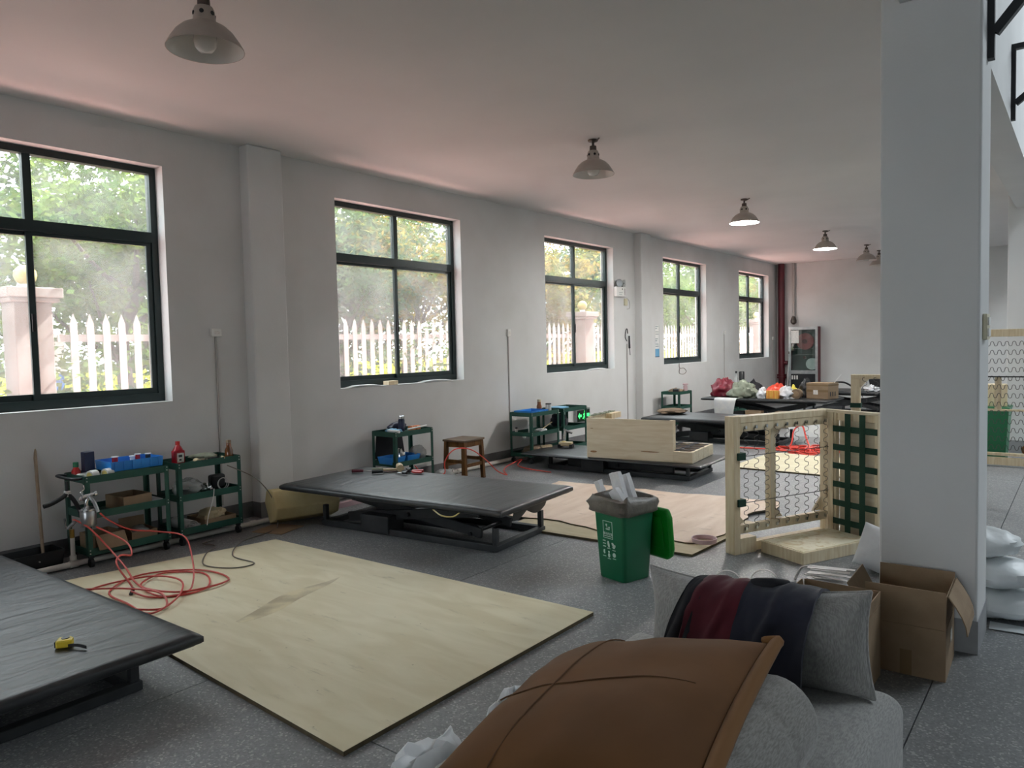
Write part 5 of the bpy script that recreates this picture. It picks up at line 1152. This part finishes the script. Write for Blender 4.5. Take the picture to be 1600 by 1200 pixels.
for i, (x, y, ang_, l, w, lab) in enumerate(((-0.11, -0.02, 24, 0.30, 0.045, 'thin white foam strip leaning at the left of the bin'), (0.0, 0.03, -14, 0.36, 0.09, 'long white foam offcut standing in the bin'), (0.045, 0.10, -18, 0.35, 0.06, 'second white foam offcut behind the long one in the bin'), (0.07, -0.03, -35, 0.22, 0.08, 'short white foam chunk at the right of the bin'))):
    wm = Matrix.Translation(gb.location) @ RZ(math.radians(-16)) @ T(x, y, 0.36 if i < 3 else 0.42)
    t = thing('foam_offcut', lab, 'foam', wm.translation, rot=(0.12, math.radians(ang_) * (1 if i else -1), math.radians(-16)), group='foam offcuts in the green bin')
    if i == 0: t.rotation_euler = (0.1, math.radians(-22), math.radians(-16))
    MB().sheet(lambda u, v: (-w / 2 + w * u + 0.006 * fnoise((u, v, i), 4, i), 0.006 * fnoise((v, u, i), 5, i + 2), l * v), 4, 8, 0.035).build('foam', 'foam_white', t, smooth=40)

rg = thing('edge_band_roll', 'ring of pale edging tape lying on the pink plywood', 'roll', (4.05, 5.43, 0.0325))
MB().lathe([(0.088, 0), (0.096, 0), (0.098, 0.032), (0.09, 0.032), (0.088, 0)], 40, caps=False).build('band', 'book_wrap', rg, smooth=40)

# ---- cardboard boxes by the column
bx1 = open_box('open_carton', 'large open cardboard box with raised flaps in front of the column', (5.735, 4.02, 0), 0.03, 0.34, 0.36, 0.24, flaps=(('-y', 3), ('+y', 6), ('-x', 28)), fl=0.18)
MB().sheet(lambda u, v: (0.171 + 0.005 + 0.075 * math.sin(PI * 0.5 * v) * (1 if v < 1 else 1) + 0.0 * u, -0.17 + 0.34 * u, 0.40 - 0.17 * v), 6, 4, 0.005).build('flap', 'cardboard', bx1)
MB().sheet(lambda u, v: (0.168 + 0.005 * v, -0.17 + 0.34 * u, 0.242 + 0.158 * v), 4, 2, 0.004).build('flap', 'cardboard', bx1)
MB().b(0.171, 0.1725, 0.0, 0.06, 0.13, 0.19).build('shipping_label', 'label_white', bx1)
MB().b(-0.02, 0.03, -0.1815, -0.1805, 0.0, 0.12).build('tape_strip', 'tape_tan', bx1)
bx2 = open_box('open_carton', 'second open cardboard box between the grey pillow and the large box', (5.475, 3.605, 0), 0.0, 0.35, 0.33, 0.34, flaps=(('-y', 2), ('+y', 4), ('+x', 2), ('-x', 12)), fl=0.06)

# ---- foreground sofa
sofa = thing('sofa', 'light grey upholstered sofa in the foreground', 'sofa', (5.41, 1.70, 0.0))
def rounded_block(x0, x1, y0, y1, z0, z1, r, nx=24, ny=30, seam=(), sx=(), seed=1, puff=0.02):
    m = MB(); vs = []; fs = []; N1, M1 = nx + 1, ny + 1
    for i in range(N1):
        for j in range(M1):
            u = math.sin((i / nx - 0.5) * PI); v = math.sin((j / ny - 0.5) * PI); x = (x0 + x1) / 2 + u * (x1 - x0) / 2; y = (y0 + y1) / 2 + v * (y1 - y0) / 2
            dxe = min(x - x0, x1 - x); dye = min(y - y0, y1 - y); d = min(dxe, dye)
            z = z1 if d >= r else z1 - r + math.sqrt(max(0, r * r - (r - d) ** 2))
            for s_ in seam: z -= 0.018 * math.exp(-((y - s_) / 0.022) ** 2)
            for s_ in sx: z -= 0.018 * math.exp(-((x - s_) / 0.022) ** 2)
            z += puff * 0.5 * fnoise((x, y, 0), 3, seed); vs.append((x, y, z))
    k = len(vs); vs += [(x, y, z0) for x, y, _ in vs]
    fs = [(i * M1 + j, (i + 1) * M1 + j, (i + 1) * M1 + j + 1, i * M1 + j + 1) for i in range(nx) for j in range(ny)]; fs += [tuple(k + q for q in reversed(f)) for f in fs[:]]
    rim = [(i, 0) for i in range(N1)] + [(nx, j) for j in range(1, M1)] + [(i, ny) for i in range(nx - 1, -1, -1)] + [(0, j) for j in range(ny - 1, 0, -1)]
    ids = [i * M1 + j for i, j in rim]
    for a, c in zip(ids, ids[1:] + ids[:1]): fs.append((a, a + k, c + k, c))
    return m.add(vs, fs)
rounded_block(-0.52, 0.515, -0.95, 1.06, 0.05, 0.405, 0.10, nx=40, ny=60, seam=(0.35, -0.25), sx=(0.03,), seed=4).build('seat', 'linen_grey', sofa, smooth=75)
MB().b(-0.44, 0.44, -0.85, 0.98, 0.0, 0.05).build('base', 'black_cloth', sofa)
bo = thing('bolster', 'ribbed dark grey bolster cushion along the sofa arm', 'cushion', (5.715, 1.55, 0.385))
def bol(u, v):
    th = 2 * PI * v; y = -0.75 + 1.37 * u; e = min(1.0, (1 - u) / 0.09); f = math.sqrt(max(0.0, 1 - (1 - e) ** 2)) if e < 1 else 1.0
    e2 = min(1.0, u / 0.09); f *= math.sqrt(max(0.0, 1 - (1 - e2) ** 2)) if e2 < 1 else 1.0
    r = 0.125 * max(f, 0.02) * (1 - 0.06 * math.exp(-((((y + 5) / 0.26) % 1 - 0.5) / 0.07) ** 2))
    return (r * math.cos(th) + 0.004 * fnoise((y, th, 0), 3, 2), y, 0.132 + r * math.sin(th) * 1.05)
MB().sheet(bol, 60, 28).build('cover', 'linen_dark', bo, smooth=80)
gp2 = thing('back_pillow', 'large light grey pillow standing on the sofa', 'pillow', (5.45, 2.625, 0.556), rot=(RZ(math.radians(-1)) @ RX(math.radians(84)) @ RZ(math.radians(3.5))).to_euler())
m = pillow_mb(0.82, 0.35, 0.24, 30, p=2.3, corner=0.05, cornery=0.22, wrinkle=0.010, seed=3)
rim_ = [Vector(p) for p in m.rim]
m.build('cover', 'linen_grey', gp2, smooth=80)
MB().tube(rim_, 0.006, 6, closed=True).build('piping', 'linen_grey', gp2, smooth=60)
bc = thing('suede_cushion', 'large brown suede cushion in the foreground', 'cushion', (5.365, 1.745, 0.556), rot=(math.radians(2), math.radians(-13), math.radians(8)))
CW, CD, CT = 0.75, 0.94, 0.23
m = pillow_mb(CW, CD, CT, 34, corner=0.05, wrinkle=0.010, seed=8)
rim2 = [Vector(p) for p in m.rim]
def surf(x, y, w=CW, d=CD, t=CT, p=2.6):
    u = x / (w / 2); v = y / (d / 2); return max(0, 1 - abs(u) ** p) ** 0.55 * max(0, 1 - abs(v) ** p) ** 0.55 * t / 2 + 0.006 + 0.010 * fnoise((x, y, 1), 7, 8)
m.build('cover', 'suede', bc, smooth=80)
MB().tube([(x, -0.02 + 0.04 * math.sin(3 * x), surf(x, -0.02 + 0.04 * math.sin(3 * x))) for x in [-0.315 + 0.0195 * k for k in range(31)]], 0.0025, 5).build('cross_seam', 'thread', bc, smooth=60)
MB().tube([(-0.13 + 0.05 * y, y, surf(-0.13 + 0.05 * y, y)) for y in [-0.44 + 0.029 * k for k in range(31)]], 0.0025, 5).build('long_seam', 'thread', bc, smooth=60)
right = [p + Vector((0.012, 0, 0.016)) for p in rim2 if p.x > CW * 0.40]
right.sort(key=lambda p: p.y)
right = [p for i, p in enumerate(right) if i % 2 == 0]
MB().tube(smooth_path(right, 3), 0.02, 8, rfun=lambda u: 0.021 * (0.5 + math.sin(PI * min(1, max(0, u))) * 0.6)).build('edge_fold', 'suede_light', bc, smooth=60)
# jacket draped over the pillow
jk = thing('jacket', 'dark navy jacket with a maroon panel draped over the grey pillow', 'jacket', (0, 0, 0))
def drape(xa, xb, front_z, seed, off=0.0, xo=0.0, back=0.56):
    prof = [(2.74, back), (2.72, 0.64), (2.685, 0.70), (2.625, 0.722), (2.56, 0.705), (2.505, 0.65), (2.465, 0.57), (2.45, 0.49), (2.44, front_z)]
    P = smooth_path([(0, y, z) for y, z in prof], 6); nP = len(P) - 1
    def f(u, v):
        q = v * nP; i0 = min(nP - 1, int(q)); p = P[i0].lerp(P[i0 + 1], q - i0); d = (P[i0 + 1] - P[i0]).normalized(); nn = Vector((0, d.z, -d.y))
        if nn.z < 0 and 0.3 < v < 0.5: nn = -nn
        nn = Vector((0, (p.y - 2.61), (p.z - 0.50))).normalized()
        x = xa + (xb - xa) * u + xo * (v - 0.4)
        w = 0.016 * (1 - abs(math.sin(5.5 * u + 1.6 * v + 1.2 * fnoise((u * 2, v * 3, 0), 1.5, seed) + seed))) ** 1.6 * min(1, 0.15 + 1.3 * v) + 0.010 * abs(fnoise((u * 3, v * 6, 1), 1.5, seed + 2)) + 0.008 * (1 + fnoise((x * 4, v * 2, seed), 1.6, seed)) + off + 0.012
        p = p + nn * w
        return (x, p.y, p.z - 0.030 - 0.05 * max(0.0, (5.62 - x)))
    return f
MB().sheet(drape(5.24, 5.33, 0.45, 3, 0.0, -0.14), 12, 40, 0.010).build('sleeve', 'black_cloth', jk, smooth=70)
MB().sheet(drape(5.285, 5.475, 0.45, 5, 0.006, -0.09), 22, 40, 0.008).build('maroon_panel', 'maroon', jk, smooth=70)
MB().sheet(drape(5.45, 5.70, 0.44, 9, 0.014, -0.02), 30, 40, 0.010).build('body', 'navy_cloth', jk, smooth=70)
MB().tube(smooth_path([(5.45, 2.66, 0.70), (5.47, 2.61, 0.722), (5.53, 2.60, 0.735), (5.575, 2.64, 0.725)], 5), 0.02, 8).build('collar', 'black_cloth', jk, smooth=60)
for i, (x, y, rx_, ry_, rz_, lab) in enumerate(((4.78, 2.06, 0.10, 0.13, 0.17, 'white plastic wrap on the floor beside the sofa, the farther bundle'), (4.79, 1.60, 0.10, 0.20, 0.18, 'white plastic wrap on the floor beside the sofa, the nearer bundle'))):
    t = thing('plastic_wrap', lab, 'plastic wrap', (x, y, 0.0), group='white plastic wrap beside the sofa'); lump_mb(rx_, ry_, rz_, 26, 0.35, 41 + i, s=2.6).build('sheet', 'white_sack', t, smooth=35)

# ---- behind the sofa
sc_ = thing('strap_coil', 'tangled coil of flat white strapping on the floor behind the boxes', 'strap', (5.09, 5.02, 0.0))
rnd = random.Random(11)
for k in range(9):
    a = rnd.uniform(-0.3, 0.3); z = 0.012 + 0.011 * k; y = rnd.uniform(-0.05, 0.05); l = rnd.uniform(0.10, 0.15)
    MB().bar((-l + rnd.uniform(-0.01, 0.02), y - 0.03 * k / 9, z), (l, y + 0.10 * a, z + rnd.uniform(-0.004, 0.02)), 0.035, 0.004).build('strap', 'strap_white', sc_)
MB().tube(smooth_path([(-0.10, -0.02, 0.10), (-0.16, -0.03, 0.09), (-0.19, -0.04, 0.04), (-0.20, -0.06, 0.006)], 5), 0.008, 6).build('strap_loop', 'strap_white', sc_, smooth=60)
for i, (x, y) in enumerate(((4.57, 4.60), (4.76, 4.75))):
    t = thing('strap_hoop', ['white strap hoop standing behind the pillow, left one', 'white strap hoop standing behind the pillow, right one'][i], 'strap', (x, y, 0.0), 0.35, group='strap hoops behind the pillow')
    MB().sheet(lambda u, v: (0.09 * math.cos(PI * u), -0.01 + 0.02 * v, 0.004 + 0.10 * math.sin(PI * u)), 20, 1, 0.002).build('hoop', 'strap_white', t, smooth=60)
wc = thing('white_pillow_sack', 'white pillow in a cover standing on the floor at the left of the column', 'pillow', (5.34, 5.45, 0.14), rot=(math.radians(80), math.radians(14), math.radians(-10)))
pillow_mb(0.36, 0.30, 0.14, 18, corner=0.02, seed=14).build('cover', 'white_cloth', wc, smooth=80)
for i, (x, y, z, s_, lab) in enumerate(((6.03, 4.98, 0.0, 1.0, 'bottom white stuffed sack right of the column'), (6.00, 5.0, 0.165, 0.95, 'middle white stuffed sack right of the column'), (5.93, 5.02, 0.325, 0.85, 'top white stuffed sack right of the column'))):
    t = thing('stuffed_sack', lab, 'sack', (x, y, z), 0.1 * i, group='white sacks stacked behind the column')
    lump_mb(0.24 * s_, 0.22 * s_, 0.082, 28, 0.16, 51 + i, s=2.4).build('sack', 'white_sack', t, smooth=50)
ws = thing('white_sheet', 'flat white sheet on the floor beside the stacked sacks', 'sheet', (6.12, 4.78, 0.0), 0.05)
MB().sheet(lambda u, v: (-0.12 + 0.5 * u, -0.08 + 0.12 * v, 0.004 + 0.006 * fnoise((u, v, 0), 4, 2) + 0.005), 12, 4, 0.004).build('sheet', 'white_sack', ws, smooth=60)

# ---- on the tables
tm = thing('tape_measure', 'yellow tape measure with black strap on the nearest table', 'tape measure', (2.72, 1.34, 0.2715), math.radians(55))
poly = [(-0.032, -0.03), (0.034, -0.03), (0.034, 0.012), (0.022, 0.028), (-0.012, 0.034), (-0.032, 0.022)]
MB().prism(poly, 0.0, 0.036, Matrix()).build('case', 'tool_yellow', tm, bevel=0.008, seg=3)
MB().cyl((0.003, 0.004, 0.0355), (0.003, 0.004, 0.039), 0.017, n=16).build('hub', 'black_plastic', tm, smooth=40)
MB().b(-0.036, -0.032, -0.025, 0.0, 0.004, 0.03).build('bumper', 'rubber', tm)
MB().sheet(lambda u, v: (0.02 + 0.085 * u, -0.030 + 0.004 * math.sin(3 * u) - 0.05 * u, 0.003 + 0.014 * v + 0.004 * math.sin(PI * u)), 8, 1, 0.003).build('strap', 'rubber', tm)
Z2 = 0.4035
for i, (nm, lab, x, y, r_, m_, l) in enumerate((('chisel', 'chisel with a dark red handle on the padded table', 0.86, 4.72, 0.6, 'maroon', 0.16), ('stapler', 'dark tool with yellow tip on the padded table', 0.95, 4.90, 0.8, 'sage_cloth', 0.16), ('mallet', 'pale mallet among the tools on the padded table', 1.08, 4.94, 0.9, 'tool_wood', 0.17), ('screwdriver', 'black screwdriver in front of the mallet', 1.05, 4.80, 0.9, 'rubber', 0.15), ('scissors', 'red handled scissors at the right of the tools', 1.28, 4.97, 3.6, 'red_plastic', 0.16), ('pliers', 'dark pliers behind the mallet', 1.18, 5.02, 2.4, 'cable_black', 0.15), ('blade', 'small dark blade lying in front of the scissors', 1.27, 4.85, 3.3, 'black_plastic', 0.07))):
    hand_tool(nm, lab, (x, y, Z2), r_, m_, l).scale = (1.4, 1.4, 1.4)
# low table goods
z3 = 0.2145
t = thing('wood_plane', 'small wooden tool block on the low table left of the plywood frame', 'tool', (0.83, 8.30, z3), 0.3)
MB().b(-0.09, 0.09, -0.05, 0.05, 0.02, 0.075).build('block', 'tool_wood', t, bevel=0.01); MB().b(-0.1, -0.06, -0.055, 0.055, 0.0, 0.045).build('foot', 'rubber', t); MB().b(0.06, 0.1, -0.055, 0.055, 0.0, 0.045).build('foot', 'rubber', t); MB().cyl((-0.03, 0, 0.075), (-0.03, 0, 0.085), 0.03, n=12).build('knob', 'tape_yellow', t)
t = thing('nail_gun', 'chrome air nail gun standing on the low table', 'nail gun', (0.66, 8.50, z3), 0.5)
MB().lathe([(0.035, 0.0), (0.04, 0.02), (0.03, 0.06)], 12).build('nose', 'chrome', t, smooth=40); MB().cyl((0, 0, 0.05), (0.02, 0.0, 0.22), 0.028, 0.024, 10).build('body', 'chrome', t, smooth=40); MB().cyl((0.02, 0, 0.2), (0.12, 0.02, 0.16), 0.016, n=8).build('grip', 'aluminium', t, smooth=40)
t = thing('batten', 'pale batten lying at the back edge of the low table', 'batten', (0.55, 8.46, z3), -0.15, group='loose battens'); MB().b(-0.16, 0.0, -0.03, 0.03, 0, 0.03).build('plank', 'pine', t); t.rotation_euler[2] = 1.2; t.location = (0.62, 8.25, z3)
# trolleys three and four
t = ribbed_tray('blue_tray', 'flat blue tray on the trolley behind the low table', (0.33, 8.20, ZT_ + 0.002), 0.0, 0.30, 0.40, 0.06)
bottle('brown_jar', 'brown bottle on the far end of the flat blue tray trolley', 'bottle', (0.25, 8.50, ZT_), [(0.035, 0), (0.036, 0.09), (0.026, 0.12), (0.026, 0.15)], 'trowel', (0.027, 0.15, 0.18), 'tool_wood')
bottle('steel_tin', 'open steel tin on the trolley behind the low table', 'tin', (0.38, 8.545, ZT_), [(0.042, 0), (0.042, 0.12), (0.04, 0.122)], 'aluminium', (0.043, 0.115, 0.128), 'steel_black')
bottle('water_bottle', 'small drink bottle with a pink label on the middle tray behind the low table', 'bottle', (0.43, 8.045, ZM_), [(0.031, 0), (0.033, 0.02), (0.033, 0.13), (0.014, 0.175)], 'clear_film', (0.016, 0.175, 0.195), 'black_plastic')
bottle('pill_bottle', 'tiny white bottle beside the drink bottle', 'bottle', (0.20, 8.02, ZM_), [(0.02, 0), (0.02, 0.08)], 'white_plastic', (0.018, 0.08, 0.10), 'black_plastic')
t = thing('rag_pile', 'white rag with a stick on the middle tray behind the low table', 'rag', (0.36, 8.38, ZM_)); lump_mb(0.08, 0.09, 0.03, 16, 0.4, 61).build('rag', 'white_cloth', t, smooth=50); MB().cyl((0.02, 0.0, 0.05), (0.05, 0.2, 0.13), 0.008, n=6).build('stick', 'tool_wood', t)
t = thing('brown_rag', 'brown rags on the bottom tray behind the low table', 'rag', (0.32, 8.25, ZL_)); lump_mb(0.12, 0.2, 0.06, 18, 0.35, 63).build('rag', 'brown_cloth', t, smooth=50)
t = thing('navy_bag', 'dark navy bag on the trolley in front of the exit sign', 'bag', (0.30, 8.93, ZM_)); lump_mb(0.13, 0.13, 0.11, 20, 0.25, 65).build('bag', 'navy_cloth', t, smooth=50)
t = box_thing('flat_carton', 'pale blue flat carton on top of the trolley in front of the exit sign', 'carton', (0.30, 8.90, ZT_), 0.0, 0.22, 0.24, 0.05, 'poster_blue')
# table four, trolley five
t = thing('folded_garment', 'folded brown garment at the far corner of the fourth table', 'garment', (0.80, 11.62, 0.389)); lump_mb(0.26, 0.22, 0.045, 26, 0.25, 71, s=2).build('cloth', 'brown_cloth', t, smooth=50); 
t = thing('rag_pile', 'brown and pale rags on the far pilaster trolley', 'rag', (0.32, 12.80, ZT_)); lump_mb(0.12, 0.16, 0.045, 18, 0.4, 73).build('rag', 'brown_cloth', t, smooth=50)
bottle('pump_bottle', 'pale pink bottle on the far pilaster trolley', 'bottle', (0.42, 12.99, ZT_), [(0.04, 0), (0.04, 0.12), (0.02, 0.15)], 'book_wrap', (0.05, 0.15, 0.17), 'book_wrap')
box_thing('black_carton', 'small black carton on the far pilaster trolley', 'carton', (0.40, 12.63, ZT_), 0.2, 0.10, 0.10, 0.09, 'black_plastic')
t = thing('dark_rags', 'dark rags on the lower tray of the far pilaster trolley', 'rag', (0.3, 12.8, ZL_)); lump_mb(0.14, 0.2, 0.1, 18, 0.35, 75).build('rag', 'black_cloth', t, smooth=50)
h3 = thing('air_hose', 'tangled bright red air hose on the floor beyond the upright spring frame', 'hose', (0, 0, 0))
rnd = random.Random(3); pts = []
for k in range(46):
    a = k * 0.95; r = 0.22 + 0.16 * math.sin(k * 1.7); pts.append((3.30 + r * 1.4 * math.cos(a) + 0.12 * math.sin(k * 0.37), 10.85 + r * math.sin(a) + 0.1 * math.cos(k * 0.7), 0.012 + 0.014 * (k % 4)))
pts += [(3.2, 11.0, 0.20), (3.12, 11.1, 0.34), (3.02, 11.05, 0.28), (3.0, 10.88, 0.05), (2.7, 10.80, 0.012), (2.2, 10.72, 0.012)]
MB().tube(smooth_path(pts, 5), 0.012, 6).build('hose', 'hose_bright', h3, smooth=60)
wb = thing('white_board', 'white board leaning under the far tables', 'board', (3.0, 12.55, 0.0), 0.0)
MB().b(-0.55, 0.65, 0.0, 0.02, 0.0, 0.42, RX(math.radians(-20))).build('board', 'paper', wb)

# bag table
Z5 = 0.522
def heap(name, label, cat, x, y, rx_, ry_, rz_, m_, seed, rough=0.25, z=Z5, s=2.2):
    t = thing(name, label, cat, (x, y, z)); lump_mb(rx_, ry_, rz_, 40, rough + 0.1, seed, s=s, peak=0.45, folds=0.07, flat=0.45).build('body', m_, t, smooth=60); return t
heap('garment_bag', 'dark red bag at the left end of the bag table', 'bag', 0.72, 14.14, 0.24, 0.25, 0.24, 'dark_red_cloth', 81)
heap('cloth_pile', 'grey green cloth pile beside the dark red bag', 'cloth', 1.22, 13.86, 0.27, 0.18, 0.20, 'sage_cloth', 83, 0.35)
heap('black_bag', 'black bundle behind the grey green cloth', 'bag', 1.26, 14.32, 0.20, 0.16, 0.19, 'black_cloth', 85)
heap('pale_cloth', 'pale grey cloth in the middle of the bag table', 'cloth', 1.60, 13.80, 0.10, 0.14, 0.13, 'white_cloth', 87, 0.35)
heap('orange_bag', 'orange red bag behind the striped orange carton', 'bag', 1.78, 14.12, 0.22, 0.16, 0.17, 'orange_bag', 89)
box_thing('striped_carton', 'small orange striped carton at the table edge', 'carton', (1.80, 13.78, Z5), 0.05, 0.22, 0.10, 0.15, 'orange_box')
heap('white_cloth', 'crumpled white cloth right of the orange bag', 'cloth', 2.02, 13.90, 0.15, 0.12, 0.14, 'white_cloth', 91, 0.4)
heap('yellow_cloth', 'small yellow cloth behind the white cloth', 'cloth', 2.04, 14.22, 0.08, 0.08, 0.135, 'yellow_cloth', 93)
t = thing('tape_roll', 'brown roll standing beside the black bag on the bag table', 'roll', (2.20, 13.90, Z5)); MB().cyl((0, -0.06, 0.09), (0, 0.06, 0.09), 0.09, n=20).build('roll', 'brown_cloth', t, smooth=40); MB().cyl((0, -0.065, 0.09), (0, 0.065, 0.09), 0.05, n=16).build('core', 'cardboard', t, smooth=40)
heap('black_bag', 'black bag left of the cardboard box on the bag table', 'bag', 2.25, 14.30, 0.13, 0.15, 0.22, 'black_plastic', 95)
kb = thing('closed_carton', 'closed cardboard box with a white label on the bag table', 'box', (2.60, 14.12, Z5), math.radians(-16))
MB().b(-0.23, 0.20, -0.17, 0.17, 0, 0.29).build('body', 'cardboard', kb, bevel=0.004)
MB().b(-0.09, 0.0, -0.1725, -0.171, 0.08, 0.16).build('shipping_label', 'label_white', kb)
MB().b(-0.232, 0.202, -0.1715, -0.1705, 0.125, 0.165).build('tape_strip', 'tape_tan', kb); MB().b(-0.232, 0.202, -0.172, 0.172, 0.235, 0.262).build('tape_band', 'tape_tan', kb)
for k in range(3): MB().b(0.2005, 0.2015, -0.11 + k * 0.075, -0.08 + k * 0.075, 0.05, 0.13).build('print_mark', 'black_plastic', kb)
MB().bar((0.16, 0.1, 0.29), (0.26, 0.16, 0.44), 0.02, 0.012).build('loose_flap', 'paper', kb)
ps = thing('hanging_paper', 'white paper sheet hanging over the front edge of the bag table', 'paper', (0.98, 13.555, 0.0))
MB().sheet(lambda u, v: (-0.22 + 0.36 * u + 0.10 * v * u, -0.005 - 0.03 * math.sin(PI * v) if v < 0.75 else 0.0 + 0.35 * (v - 0.75), 0.20 + 0.325 * min(1, v / 0.75) + 0.002), 10, 12, 0.003).build('sheet', 'paper', ps, smooth=60)
for i, (x, y, sx, sy, sz, m_, lab) in enumerate(((1.50, 13.65, 0.30, 0.16, 0.30, 'cardboard', 'brown carton under the bag table, middle one'), (2.15, 13.66, 0.5, 0.2, 0.30, 'cardboard', 'wide brown carton under the right of the bag table'), (1.22, 13.66, 0.2, 0.18, 0.28, 'black_plastic', 'black crate under the left of the bag table'))):
    box_thing('stored_carton', lab, 'carton', (x, y, 0.06 if False else 0.0), 0.0, sx, sy, sz, m_, group='cartons stored under the bag table')
bottle('clear_bottle', 'clear bottle on the trolley behind the bag table', 'bottle', (0.40, 15.6, ZT_), [(0.04, 0), (0.04, 0.14), (0.018, 0.2), (0.018, 0.26)], 'clear_film', (0.022, 0.26, 0.30), 'black_plastic')
bottle('black_can', 'black can on the trolley behind the bag table', 'can', (0.38, 15.98, ZT_), [(0.06, 0), (0.06, 0.27), (0.055, 0.275)], 'black_plastic', (0.05, 0.275, 0.28), 'steel_dark')
# farthest table
t = thing('black_crate', 'black plastic crate on the farthest table', 'crate', (3.05, 17.0, 0.502)); tub(MB(), 0.22, 0.18, 0.26, 0.21, 0.24, 0.01).build('shell', 'black_plastic', t)
heap('white_cloth', 'white scrap on the farthest table', 'cloth', 2.88, 16.66, 0.14, 0.10, 0.08, 'white_cloth', 97, 0.4, z=0.503)
t = thing('cable_arc', 'black cable arching over the farthest table', 'cable', (2.15, 16.8, 0.506)); MB().tube(smooth_path([(-0.3, 0, 0.0), (-0.1, 0, 0.14), (0.15, 0.05, 0.16), (0.38, 0.05, 0.02)], 6), 0.02, 6).build('cable', 'cable_black', t, smooth=60)
# beyond the tall spring frame
t = thing('green_crate', 'dark green bin standing behind the tall spring frame', 'bin', (5.36, 11.35, 0.0)); tub(MB(), 0.24, 0.22, 0.28, 0.26, 0.66, 0.012).build('shell', 'bin_green', t); MB().b(-0.29, 0.29, -0.27, 0.27, 0.661, 0.69).build('lid', 'bin_green', t, bevel=0.01)
t = box_thing('cream_carton', 'cream box stacked on the dark green bin behind the tall spring frame', 'box', (5.48, 11.37, 0.692), 0.1, 0.24, 0.24, 0.28, 'tape_yellow' if False else 'pine')
t = thing('brown_heap', 'brown fabric heap behind the tall spring frame', 'cloth', (5.92, 11.3, 0.0)); lump_mb(0.16, 0.16, 0.14, 20, 0.35, 99).build('heap', 'trowel', t, smooth=45)
# window sills
for i, (y, w_, lab) in enumerate(((5.55, 0.22, 'loose papers at the left of the second window sill'), (6.72, 0.26, 'loose papers at the right of the second window sill'), (10.6, 0.25, 'loose papers on the third window sill'))):
    t = thing('sill_papers', lab, 'paper', (-0.06, y, ZS + 0.003), 0.05, group='papers on the window sills')
    for k in range(4): MB().b(-0.05, 0.05, -w_ + 0.02 * k, w_ - 0.03 * k, 0.002 + 0.005 * k, 0.005 + 0.005 * k, RZ(0.06 * (k - 1.5))).build('sheet', 'paper', t)
t = box_thing('wood_block', 'small pale wooden block on the second window sill', 'block', (-0.06, 5.96, ZS + 0.003), 0.1, 0.09, 0.16, 0.045, 'pine')
